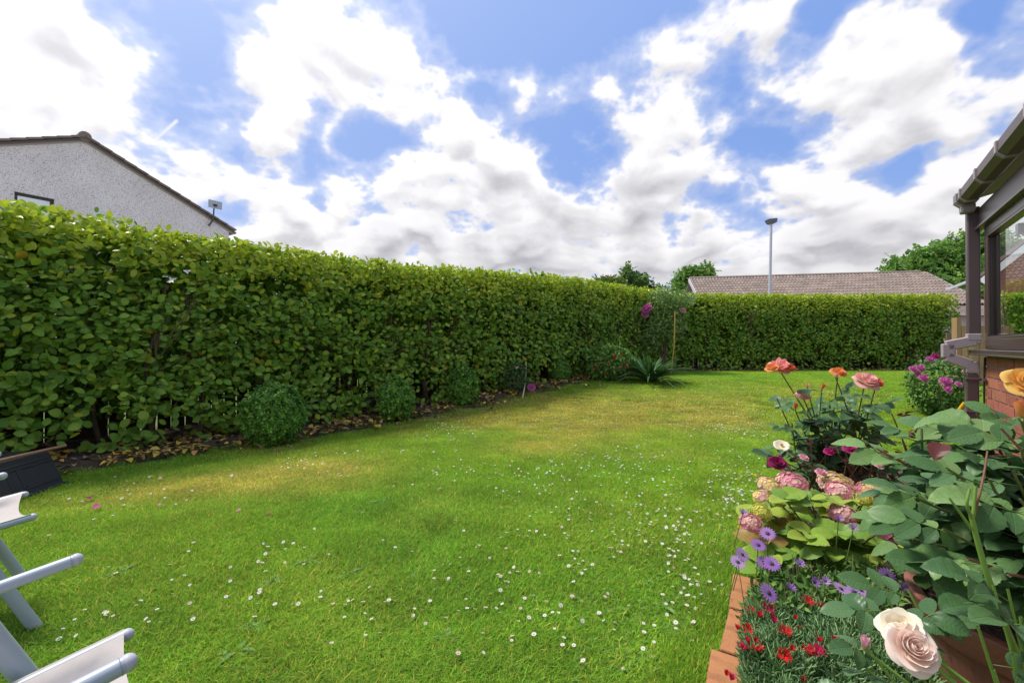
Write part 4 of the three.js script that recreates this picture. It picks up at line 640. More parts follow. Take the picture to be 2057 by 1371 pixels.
// ---------------------------------------------------------------- reclining chairs
function recliner(label, ox, oz) {
  const root = thing('recliner_chair', label, 'chair', [ox, 0, oz], rad(50), 'pair of folding garden recliners');      // local x is forward, z the near side
  const alu = std(C(0.36, 0.41, 0.46), 0.4, { clearcoat: 0.3, clearcoatRoughness: 0.3 }), cap = std(C(0.44, 0.44, 0.49), 0.5), weave = tex(128, 128, (u, v) => { const k = 0.9 + 0.12 * ((Math.floor(u * 64) + Math.floor(v * 64)) % 2) + 0.08 * tiled(u, v, 8); return [0.44 * k, 0.395 * k, 0.36 * k]; }), cloth = std(0xffffff, 0.85, { map: rep(weave, 12), bumpMap: rep(grain, 6), bumpScale: 0.0006 });
  const oval = (g, k) => g;
  for (const s of [-1, 1]) {
    const arm = mesh('armrest', tube([V(-0.62, 0.5, 0.25 * s), V(-0.018, 0.5845, 0.25 * s)], 0.0125, 0.0125, 14, 1), alu, root);
    mesh('end_cap', new THREE.SphereGeometry(0.0131, 12, 8).scale(0.95, 1, 1).translate(-0.014, 0.585, 0.25 * s), cap, arm);
    mesh('end_ring', new THREE.TorusGeometry(0.0127, 0.0007, 5, 14).rotateY(Math.PI / 2).rotateZ(0.14).translate(-0.022, 0.584, 0.25 * s), std(C(0.3, 0.3, 0.33), 0.6), arm);
    const rail = mesh('seat_rail', tube([V(-0.5, 0.326, 0.2 * s), V(0.062, 0.405, 0.2 * s)], 0.0125, 0.0125, 12, 1), alu, root);
    mesh('end_cap', new THREE.SphereGeometry(0.0133, 12, 8).translate(0.064, 0.4053, 0.2 * s), cap, rail);
    mesh('back_rail', tube([V(-0.48, 0.335, 0.22 * s), V(-0.8, 0.7, 0.22 * s), V(-1.02, 1.02, 0.22 * s)], 0.0125, 0.0125, 12, 6), alu, root);
    mesh('leg', tube([V(0.075, 0.0, 0.25 * s), V(-0.17, 0.56, 0.25 * s)], 0.02, 0.02, 14, 1), alu, root);
    mesh('leg', tube([V(-0.86, 0.0, 0.232 * s), V(-0.3, 0.37, 0.215 * s)], 0.016, 0.016, 10, 1), alu, root);
    mesh('pivot', new THREE.CylinderGeometry(0.017, 0.017, 0.05, 12).rotateX(Math.PI / 2).translate(-0.19, 0.37, 0.222 * s), cap, root);
  }
  mesh('stretcher', merge([tube([V(-0.86, 0.02, -0.24), V(-0.86, 0.02, 0.24)], 0.012, 0.012, 8, 1), tube([V(-0.1, 0.37, -0.19), V(-0.1, 0.37, 0.19)], 0.01, 0.01, 8, 1)]), alu, root);
  const sling = (len, at2, nU, nV, sag) => { const pos = [], uv = [], idx = []; for (let j = 0; j <= nV; j++) for (let i = 0; i <= nU; i++) { const u = i / nU, v = j / nV * 2 - 1, q = at2(u), w = Math.abs(v), dip = sag * (1 - v * v) + 0.0; const hem = u === 1 ? 0.022 * (1 - v * v) : 0; pos.push(q.x - hem, q.y - dip + (w > 0.93 ? 0.0135 : 0.0125), v * q.z); uv.push(u * len, v * 0.2); if (i && j) { const a = (j - 1) * (nU + 1) + i - 1, b = a + nU + 1; idx.push(a, b, a + 1, b, b + 1, a + 1); } } const g = new THREE.BufferGeometry(); g.setAttribute('position', new THREE.Float32BufferAttribute(pos, 3)); g.setAttribute('uv', new THREE.Float32BufferAttribute(uv, 2)); g.setIndex(idx); g.computeVertexNormals(); return g; };
  mesh('seat_sling', sling(0.5, (u) => V(lerp(-0.46, 0.06, u), lerp(0.332, 0.405, u), 0.206), 10, 14, 0.03), cloth, root);
  mesh('back_sling', sling(0.8, (u) => V(lerp(-0.5, -1.0, u), lerp(0.36, 1.0, u), 0.224), 10, 10, 0.03), cloth, root);
  return root;
}
recliner('folding recliner with pale sling seat nearest the camera', -0.7455, -0.841);
recliner('folding recliner with pale sling seat standing beside the black trough', -1.9955, -1.794);

// ---------------------------------------------------------------- black trough turned over by the hedge, with a stick on it
{
  const root = thing('plastic_trough', 'upturned black plastic trough lying at the foot of the hedge', 'trough', [-3.53, 0, -2.75], rad(7));
  const black = std(C(0.016, 0.018, 0.022), 0.45, { bumpMap: rep(grain, 3), bumpScale: 0.001 });
  const s = new THREE.Shape([[-0.24, 0], [0.24, 0], [0.225, 0.03], [0.135, 0.235], [0.125, 0.25], [-0.125, 0.25], [-0.135, 0.235], [-0.225, 0.03]].map((p) => new THREE.Vector2(...p)));
  mesh('body', new THREE.ExtrudeGeometry(s, { depth: 1.3, bevelEnabled: true, bevelSize: 0.008, bevelThickness: 0.01, bevelSegments: 2 }).translate(0, 0, -0.65), black, root);
  mesh('rim', rbox(0.52, 0.022, 1.36, 0.008, 0, 0.012, 0), black, root);
  for (const [y, x] of [[0.215, 0.152], [0.19, 0.164], [0.055, 0.222]]) mesh('ridge', rbox(0.012, 0.01, 1.28, 0.004, x, y, 0), black, root);
  for (const z of [-0.38, -0.3, 0.2, 0.28]) mesh('rib', rbox(0.012, 0.15, 0.035, 0.005).rotateZ(0.41).translate(0.187, 0.135, z), black, root);
  tag(mesh('stick', tube([V(-3.38, 0.272, -2.45), V(-3.4, 0.285, -3.0), V(-3.43, 0.28, -3.5)], 0.013, 0.010, 8), std(0xffffff, 0.85, { map: tex(64, 128, (u, v) => { const k = 0.7 + 0.5 * tiled(u, v, 16); return [0.3 * k, 0.16 * k, 0.09 * k]; }) }), scene), 'brown broken stick lying along the top of the black trough', 'stick');
}

// ---------------------------------------------------------------- roses and other flowers: shared makers
const roseLeaflet = [0, 1, 2].map((k) => blade({ L: 1, W: 0.62 + 0.05 * k, rows: 12, fold: 0.14 + 0.05 * k, curl: 0.12 + 0.14 * k, peak: 0.47, teeth: 0.035, wave: 0.014 * k, half: 2, droop: 0.14, blunt: 0.68 }));
const leafMats = (list, more = {}) => list.map((c) => leafy(C(...c), { map: veins, bumpMap: veinBump, bumpScale: 0.0012, transmission: 0.26, clearcoat: 0.35, clearcoatRoughness: 0.36, ...more }));
const stalkGeo = tube([V(0, 0, 0), V(0, 0.02, 0.5), V(0, -0.03, 1)], 0.012, 0.008, 5, 3);
function roseLeaf(parent, p, dir, up, size, mats, r, n = 5, stalk = twigGreen) {
  const g = new THREE.Group(); g.name = 'leaf'; parent.add(g); place(g, pose(p, dir, up, size));
  mesh('stalk', stalkGeo, stalk, g);
  const spots = n >= 5 ? [[1, 0, 1], [0.72, 1, 0.85], [0.72, -1, 0.85], [0.4, 1, 0.68], [0.4, -1, 0.68]] : [[1, 0, 1], [0.6, 1, 0.8], [0.6, -1, 0.8]];
  for (const [t, s, k] of spots.slice(0, n)) { const m = mesh('leaflet', pick(roseLeaflet, r), pick(mats, r), g), a = s * lerp(0.85, 1.3, r()); place(m, pose(V(s * 0.02, 0.02 - 0.05 * t, t - (s ? 0 : 0.03)), V(Math.sin(a), lerp(-0.35, 0.12, r()), Math.cos(a)), V((r() - 0.5) * 0.5, 1, (r() - 0.5) * 0.5), k * lerp(0.72, 0.9, r()))); }
  return g;
}
const twigGreen = std(C(0.12, 0.2, 0.04), 0.6), caneMat = std(C(0.13, 0.15, 0.045), 0.65), caneRed = std(C(0.2, 0.09, 0.05), 0.6), freshCane = std(C(0.17, 0.3, 0.045), 0.5);
const petalCache = new Map();
function petalGeo(key, Rr, H, alpha, curl, col, ph) {
  const k = [key, Rr, H, alpha, curl, ph].join(); if (petalCache.has(k)) return petalCache.get(k);
  const nu = 6, nv = 6, pos = [], cl = [], uv = [], idx = [];
  for (let j = 0; j <= nv; j++) for (let i = 0; i <= nu; i++) {
    const u = i / nu * 2 - 1, v = j / nv, q = v * (1 - 0.2 * u * u), a = u * alpha * (0.3 + 0.7 * Math.sqrt(v)), out = Math.max(0, q - 0.6), ruff = 0.05 * Rr * Math.sin(u * 4 + ph) * q * q;
    const rho = Rr * (1 - Math.pow(1 - q, 1.9)) + curl * Rr * out * 1.2 + ruff + 0.015, h = H * Math.pow(q, 1.35) - curl * Rr * out * out * 3.4 + ruff * 0.6;
    pos.push(Math.sin(a) * rho, h, Math.cos(a) * rho); uv.push(u * 0.5 + 0.5, v); cl.push(...col(q, u));
    if (i && j) { const A = (j - 1) * (nu + 1) + i - 1, B = A + nu + 1; idx.push(A, A + 1, B, B, A + 1, B + 1); }
  }
  const g = new THREE.BufferGeometry(); g.setAttribute('position', new THREE.Float32BufferAttribute(pos, 3)); g.setAttribute('uv', new THREE.Float32BufferAttribute(uv, 2)); g.setAttribute('color', new THREE.Float32BufferAttribute(cl, 3)); g.setIndex(idx); g.computeVertexNormals();
  petalCache.set(k, g); return g;
}
const petalMat = petaly(0xffffff, { vertexColors: true, sheen: 0.3, sheenColor: C(0.5, 0.5, 0.5), sheenRoughness: 0.6 });
const sepalGeo = mergeGeometries([0, 1, 2, 3, 4].map((k) => blade({ L: 0.6, W: 0.22, rows: 3, curl: 0.35, fold: 0.2 }).applyMatrix4(pose(V(0, -0.04, 0), V(Math.cos(k * 1.2566), 0.1, Math.sin(k * 1.2566)), V(0, 1, 0)))).concat([new THREE.SphereGeometry(0.13, 8, 6).scale(1, 1.2, 1).translate(0, -0.12, 0).toNonIndexed()].map((g) => { const q = g.clone(); q.setIndex([...Array(q.attributes.position.count).keys()]); return q; })));
const rings = { full: [[5, 1.0, 0.32, 0.78, 0.55], [5, 0.9, 0.52, 0.75, 0.35], [5, 0.74, 0.64, 0.75, 0.2], [6, 0.57, 0.7, 0.75, 0.05], [5, 0.4, 0.74, 0.9, 0], [4, 0.26, 0.75, 0.95, 0], [3, 0.13, 0.72, 1.2, 0]], loose: [[5, 1.0, 0.42, 0.8, 0.5], [5, 0.8, 0.6, 0.8, 0.25], [4, 0.52, 0.72, 0.9, 0.05], [3, 0.28, 0.75, 1.1, 0]], open: [[5, 1.0, 0.3, 0.8, 0.3], [5, 0.85, 0.36, 0.75, 0.2]], bud: [[4, 0.42, 1.15, 1.0, 0.25], [3, 0.3, 1.25, 1.25, 0], [2, 0.18, 1.25, 1.6, 0]], cluster: [[6, 1.0, 0.25, 0.7, 0.3], [6, 0.85, 0.55, 0.7, 0.2], [6, 0.62, 0.8, 0.7, 0.1], [4, 0.35, 0.9, 0.9, 0]] };
const hue = (base, edge, pow = 1.3) => (q, u) => { const t = Math.pow(clamp(q * 0.85 + 0.15 * u * u), pow); return [0, 1, 2].map((i) => lerp(base[i], edge[i], t)); };
const palettes = { blush: hue([0.88, 0.62, 0.5], [0.92, 0.8, 0.75]), white: hue([0.88, 0.78, 0.5], [0.9, 0.85, 0.78]), peach: hue([0.9, 0.52, 0.24], [0.92, 0.36, 0.42], 1.3), pinkpeach: hue([0.85, 0.58, 0.34], [0.85, 0.43, 0.47], 1.1), orange: hue([0.85, 0.45, 0.1], [0.75, 0.22, 0.1]), coral: hue([0.8, 0.3, 0.1], [0.68, 0.07, 0.09]), yellow: hue([0.85, 0.42, 0.06], [0.86, 0.6, 0.2]), pink: hue([0.6, 0.2, 0.4], [0.62, 0.14, 0.42]), magenta: hue([0.4, 0.03, 0.16], [0.5, 0.02, 0.2]), crimson: hue([0.22, 0.01, 0.06], [0.28, 0.01, 0.1]), lightpink: hue([0.75, 0.4, 0.42], [0.75, 0.42, 0.5]) };
function bloom(parent, p, dir, R, palette, kind, r, sepals = true, label) {
  const g = new THREE.Group(); g.name = 'bloom'; parent.add(g); g.position.copy(p); g.quaternion.setFromUnitVectors(V(0, 1, 0), dir.clone().normalize()); g.rotateY(r() * 6); g.scale.set(R, R * 1.25, R); if (label) g.userData.label = label;
  rings[kind].forEach(([n, a, h, al, cu], k) => { for (let i = 0; i < n; i++) { const m = mesh('petal', petalGeo(palette, a, h, al, cu, palettes[palette], i % 3), petalMat, g); m.rotation.y = (i + k * 0.47) / n * 6.2832 + (r() - 0.5) * 0.2; m.scale.setScalar(lerp(0.92, 1.06, r())); m.rotation.x = (r() - 0.5) * 0.14; } });
  if (kind === 'open') mesh('stamens', mergeGeometries([...Array(16)].map((_, i) => { const a = i * 0.393; return tube([V(0, 0.05, 0), V(Math.cos(a) * 0.2, 0.25, Math.sin(a) * 0.2)], 0.02, 0.035, 4, 1); })), std(C(0.5, 0.28, 0.04), 0.8), g);
  if (sepals) mesh('sepals', sepalGeo, twigGreen, g);
  return g;
}
function cane(root, pts, r0, r1, mat = caneMat) { return mesh('cane', tube(pts, r0, r1, 7), mat, root); }
// leaves set alternately along a cane
function dress(root, pts, n, size, mats, r, leaflets = 5, from = 0.3, to = 1, keepOff = []) {
  const c = new THREE.CatmullRomCurve3(pts);
  for (let k = 0; k < n; k++) { const t = lerp(from, to, (k + r() * 0.6) / n), p = c.getPoint(clamp(t)), d = c.getTangent(clamp(t)), a = k * 2.4 + r() * 1.2, side = V(Math.cos(a), 0, Math.sin(a)); if (keepOff.some((q) => Math.hypot(p.x + side.x * size * 0.7 - q.x, p.y - q.y) < size * 1.05 && p.z > q.z - 0.05)) continue; roseLeaf(root, p, side.addScaledVector(d, 0.35).add(V(0, lerp(-0.45, 0.5, r()), 0)), V((r() - 0.5) * 1.0 - 0.1, 1, (r() - 0.5) * 1.0 + 0.3), size * lerp(0.75, 1.2, r()), mats, r, leaflets); }
}
const bend = (a, b, k, r) => { const m = a.clone().lerp(b, 0.5).add(V((r() - 0.5) * k, k * 0.35, (r() - 0.5) * k)); return [a, a.clone().lerp(m, 0.55).add(V((r() - 0.5) * k * 0.3, 0, (r() - 0.5) * k * 0.3)), m, b]; };

// ---------------------------------------------------------------- big terracotta pot and the leafy rose in it
const clay = (r0, g0, b0) => tex(256, 256, (u, v) => { const k = 0.8 + 0.25 * tiled(u, v, 6) + 0.15 * tiled(u, v, 64, 2) - 0.22 * smooth(0.62, 0.8, tiled(u, v, 12, 9)); return [r0 * k, g0 * k, b0 * k]; });
{
  const root = thing('plant_pot', 'large round terracotta plastic pot holding the leafy rose', 'pot', [1.35, 0, -1.11]);
  const prof = [[0.0, 0.01], [0.2, 0.0], [0.205, 0.01], [0.262, 0.30], [0.268, 0.305], [0.272, 0.318], [0.285, 0.322], [0.3, 0.385], [0.302, 0.392], [0.297, 0.396], [0.276, 0.394], [0.27, 0.388], [0.262, 0.345]].map((p) => new THREE.Vector2(...p));
  const m = std(0xffffff, 0.55, { map: rep(clay(0.24, 0.095, 0.06), 4, 2), bumpMap: rep(grain, 6, 2), bumpScale: 0.001 });
  mesh('body', new THREE.LatheGeometry(prof, 64), m, root);
  mesh('compost', new THREE.CylinderGeometry(0.265, 0.25, 0.02, 32).translate(0, 0.345, 0), soil, root);
  mesh('rim_groove', new THREE.TorusGeometry(0.279, 0.004, 6, 64).rotateX(Math.PI / 2).translate(0, 0.326, 0), m, root);
  const r2 = thing('plant_pot', 'lower orange clay pot beneath the blush rose', 'pot', [1.0, 0, -0.72]);
  mesh('body', new THREE.LatheGeometry([[0, 0.01], [0.12, 0], [0.125, 0.01], [0.16, 0.2], [0.175, 0.205], [0.185, 0.25], [0.175, 0.255], [0.16, 0.22]].map((p) => new THREE.Vector2(...p)), 48), std(0xffffff, 0.7, { map: rep(clay(0.5, 0.17, 0.075), 3, 1) }), r2);
  mesh('compost', new THREE.CylinderGeometry(0.163, 0.16, 0.02, 24).translate(0, 0.215, 0), soil, r2);
}
const deepLeaf = leafMats([[0.1, 0.21, 0.065], [0.125, 0.245, 0.075], [0.08, 0.175, 0.06], [0.155, 0.275, 0.085], [0.11, 0.22, 0.085], [0.2, 0.33, 0.11], [0.065, 0.145, 0.05]]), redLeaf = leafMats([[0.12, 0.03, 0.025], [0.16, 0.06, 0.03], [0.09, 0.018, 0.025]]), midLeaf = leafMats([[0.06, 0.125, 0.045], [0.085, 0.165, 0.05], [0.05, 0.11, 0.04]]);
{
  const r = rng(701), root = thing('rose_bush', 'tall leafy rose with dark green leaves growing in the terracotta pot', 'rose', [0, 0, 0]);
  const B = V(1.35, 0.35, -1.11), tips = [[1760, 900, 1.35], [1800, 960, 1.3], [1850, 860, 1.25], [1900, 840, 1.3], [1960, 830, 1.2], [2010, 860, 1.1], [1780, 1010, 1.2], [1840, 1000, 1.1], [1900, 940, 1.05], [1960, 920, 1.15], [2030, 940, 1.0], [1830, 1080, 1.1], [1890, 1060, 1.0], [2040, 1060, 1.0], [1940, 1120, 0.95], [2020, 1150, 0.9], [1880, 1110, 1.15], [2070, 880, 1.3], [1850, 930, 1.4], [2000, 1000, 1.35], [1930, 880, 1.45], [2040, 800, 1.2], [1990, 1080, 1.2], [2045, 1000, 0.95], [1985, 960, 1.0], [1870, 1020, 1.2], [2030, 1110, 1.05], [1930, 1040, 1.15], [1975, 1150, 1.0], [2050, 900, 1.05]];
  for (const [px, py, d] of tips) { const t = at(px, py, d), pts = bend(B.clone().add(V((r() - 0.5) * 0.3, 0, (r() - 0.5) * 0.25)), t, 0.14, r); cane(root, pts, 0.0055, 0.0028, r() < 0.4 ? caneRed : caneMat); dress(root, pts, 5, 0.105, deepLeaf, r, 5, 0.35, 1); }
  // the stout pruned cane in front
  const stout = [V(1.03, 0.36, -0.9), at(1995, 1200, 0.86), at(1962, 1090, 0.86), at(1948, 1030, 0.86)]; cane(root, stout, 0.0056, 0.0042, freshCane);
  cane(root, [at(1951, 1045, 0.86), at(1962, 1005, 0.86), at(1975, 950, 0.87), at(1982, 905, 0.88)], 0.0024, 0.0016, caneRed); cane(root, [at(1950, 1040, 0.86), at(1940, 1010, 0.85), at(1946, 980, 0.85)], 0.003, 0.0024, freshCane); cane(root, [at(1952, 1035, 0.86), at(1958, 975, 0.86)], 0.003, 0.0026, freshCane); cane(root, [at(1948, 1060, 0.86), at(1920, 1020, 0.85), at(1905, 1000, 0.85)], 0.0028, 0.0018, freshCane);
  for (const [px, py, d, a, mats] of [[1985, 915, 0.88, 0.2, leafMats([[0.3, 0.19, 0.03], [0.2, 0.17, 0.04]])], [1905, 885, 1.0, 2.5, redLeaf]]) roseLeaf(root, at(px, py, d), V(Math.cos(a), 0.05, Math.sin(a)), V(0, 1, 0.3), 0.06, mats, r, 1, caneRed);
  // red shoots at the back
  for (const [px, py, d] of [[1790, 830, 1.5], [1805, 860, 1.45], [1760, 880, 1.45]]) { const t = at(px, py, d), pts = bend(t.clone().add(V(0.1, -0.3, 0.05)), t, 0.05, r); cane(root, pts, 0.004, 0.002, caneRed); dress(root, pts, 4, 0.045, redLeaf, r, 3, 0.6, 1); }
  { const t = at(2056, 772, 1.15); cane(root, bend(B, t, 0.06, r), 0.005, 0.003, caneMat); bloom(root, t, V(-0.35, 0.6, 0.7), 0.036, 'yellow', 'loose', r, true, 'yellow rose bloom by the brick wall'); }
  { const t = at(2049, 838, 1.0); cane(root, bend(B, t, 0.06, r), 0.005, 0.003, caneMat); bloom(root, t, V(0, 1, 0.1), 0.026, 'orange', 'bud', r, true, 'peach rose bud under the yellow bloom'); }
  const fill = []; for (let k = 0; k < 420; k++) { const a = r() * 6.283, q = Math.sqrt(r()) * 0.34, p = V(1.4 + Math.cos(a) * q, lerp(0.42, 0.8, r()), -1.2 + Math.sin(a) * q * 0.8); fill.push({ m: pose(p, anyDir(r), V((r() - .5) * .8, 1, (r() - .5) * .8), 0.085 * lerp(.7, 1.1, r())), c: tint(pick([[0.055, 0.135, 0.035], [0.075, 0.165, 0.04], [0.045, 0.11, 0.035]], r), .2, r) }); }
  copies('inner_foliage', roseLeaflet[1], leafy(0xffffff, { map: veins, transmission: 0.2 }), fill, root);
}
{
  const r = rng(702), root = thing('rose_bush', 'glossy leaved rose with two large blush white blooms at the front', 'rose');
  const B = V(1.0, 0.22, -0.72), c1 = at(1836, 1288, 0.82), c2 = at(1805, 1243, 0.86);
  cane(root, bend(B, c1.clone().add(V(0.02, -0.03, 0)), 0.05, r), 0.006, 0.004, freshCane); cane(root, bend(B, c2.clone().add(V(0.01, -0.03, 0)), 0.05, r), 0.006, 0.0035, freshCane);
  bloom(root, c1.add(V(0, -0.018, -0.012)), V(-0.15, 0.6, 0.7), 0.036, 'blush', 'full', r, true, 'fully open blush white rose bloom'); bloom(root, c2.add(V(0, -0.015, 0)), V(-0.45, 0.7, 0.2), 0.03, 'white', 'loose', r, true, 'half open white rose bloom behind the blush one');
  const spots = [[1750, 1225, 0.9], [1735, 1335, 0.86], [1722, 1278, 0.86], [1990, 1170, 0.78], [1960, 1255, 0.76], [2030, 1310, 0.74], [1775, 1385, 0.84], [2045, 1235, 0.76], [1820, 1180, 0.95], [1990, 1340, 0.72], [1780, 1200, 0.92], [2020, 1180, 0.85], [1950, 1390, 0.72], [2050, 1370, 0.7]];
  const gl = leafMats([[0.065, 0.15, 0.05], [0.085, 0.18, 0.06], [0.1, 0.2, 0.075]], { clearcoat: 0.5, clearcoatRoughness: 0.28 });
  for (const [px, py, d] of spots) { const t = at(px, py, d), low = B.clone().add(V((r() - 0.5) * 0.1, -0.02, (r() - 0.5) * 0.1)), pts = [low, low.clone().lerp(t, 0.5).add(V(0, -0.05, -0.03)), t]; cane(root, pts, 0.0045, 0.0022, freshCane); dress(root, pts, 2, 0.07, gl, r, 5, 0.85, 1, [c1, c2]); }
  { const t = at(1731, 1300, 0.84); cane(root, bend(B, t, 0.04, r), 0.004, 0.0025, freshCane); bloom(root, t, V(0, 1, 0.2), 0.017, 'lightpink', 'bud', r, true, 'tight pink rose bud'); }
}
// ---------------------------------------------------------------- tall rose with peach and pink blooms
{
  const r = rng(711), root = thing('rose_bush', 'tall rose with peach pink blooms standing above the hydrangea', 'rose'), B = V(1.95, 0.02, -2.75), D = 2.62;
  const heads = [[1564, 733, 2.5, 0.062, 'peach', 'cluster', 'large peach pink cluster on the tallest cane'], [1683, 745, 2.6, 0.042, 'orange', 'loose', 'orange bloom'], [1737, 760, 2.5, 0.066, 'pinkpeach', 'full', 'large soft pink bloom'], [1761, 765, 2.5, 0.03, 'coral', 'loose', 'coral bloom beside the large pink one'], [1612, 792, 2.5, 0.042, 'pinkpeach', 'loose', 'pink half open bloom'], [1621, 776, 2.55, 0.02, 'peach', 'bud', 'small pink bud'], [1650, 778, 2.5, 0.024, 'coral', 'bud', 'orange red bud'], [1596, 818, 2.5, 0.027, 'coral', 'bud', 'coral red bud'], [1678, 755, 2.55, 0.022, 'peach', 'bud', 'peach bud'], [1569, 890, 2.35, 0.042, 'white', 'open', 'open white rose with dark centre']];
  const gl = leafMats([[0.09, 0.195, 0.07], [0.12, 0.235, 0.085], [0.07, 0.155, 0.06]], { clearcoat: 0.35 });
  for (const [px, py, d, R0_, pal, kind, label] of heads) { const R = R0_ * 0.84; const t = at(px, py, d).add(V(0, -R * 0.4, 0)), pts = bend(B.clone().add(V((r() - 0.5) * 0.3, 0, (r() - 0.5) * 0.2)), t, 0.12, r); cane(root, pts, 0.007, 0.003, r() < 0.3 ? caneRed : caneMat); dress(root, pts, 9, 0.1, gl, r, 5, 0.4, 0.93); const b = bloom(root, t, V((r() - 0.5) * 0.5, 1, lerp(0.4, 1.0, r())), R, pal, kind, r, true, label); if (kind === 'cluster') for (const k of [-1, 1]) bloom(root, t.clone().add(V(0.05 * k, 0.0, 0.02)), V(0.4 * k, 1, 0.3), R * 0.6, k > 0 ? 'coral' : 'orange', 'loose', r); }
  for (const [px, py, d] of [[1560, 800, 2.5], [1590, 850, 2.45], [1640, 830, 2.5], [1690, 820, 2.6], [1730, 830, 2.6], [1760, 810, 2.6], [1670, 870, 2.45], [1620, 900, 2.4], [1710, 880, 2.5], [1750, 860, 2.7], [1560, 920, 2.35]]) { const t = at(px, py, d), pts = bend(B.clone().add(V((r() - 0.5) * 0.3, 0, (r() - 0.5) * 0.2)), t, 0.12, r); cane(root, pts, 0.006, 0.003); dress(root, pts, 7, 0.105, gl, r, 5, 0.45, 1); }
}
// ---------------------------------------------------------------- low rose with burgundy leaves
{
  const r = rng(721), root = thing('rose_bush', 'low rose with burgundy leaves and magenta blooms behind the hydrangea', 'rose'), B = V(1.75, 0.02, -2.45);
  const wine = leafMats([[0.06, 0.02, 0.02], [0.045, 0.05, 0.025], [0.07, 0.085, 0.035], [0.09, 0.025, 0.03]]);
  for (let k = 0; k < 22; k++) { const t = at(lerp(1540, 1790, r()), lerp(870, 955, r()), lerp(2.15, 2.5, r())), pts = bend(B.clone().add(V((r() - 0.5) * 0.5, 0, (r() - 0.5) * 0.2)), t, 0.08, r); cane(root, pts, 0.004, 0.002, caneRed); dress(root, pts, 3, 0.062, wine, r, 3, 0.6, 1); }
  for (const [px, py, d, R, pal, kind] of [[1706, 903, 2.25, 0.028, 'magenta', 'loose'], [1560, 932, 2.2, 0.036, 'crimson', 'loose'], [1563, 918, 2.25, 0.014, 'pink', 'bud'], [1613, 920, 2.25, 0.02, 'lightpink', 'loose'], [1665, 908, 2.3, 0.022, 'magenta', 'loose'], [1648, 950, 2.15, 0.022, 'lightpink', 'loose'], [1763, 935, 2.2, 0.02, 'lightpink', 'loose'], [1855, 930, 1.9, 0.024, 'pink', 'loose'], [1898, 952, 1.7, 0.018, 'magenta', 'loose'], [1675, 912, 2.3, 0.016, 'magenta', 'bud']]) bloom(root, at(px, py, d), V((r() - 0.5) * 0.6, 1, 0.5), R, pal, kind, r, false);
}
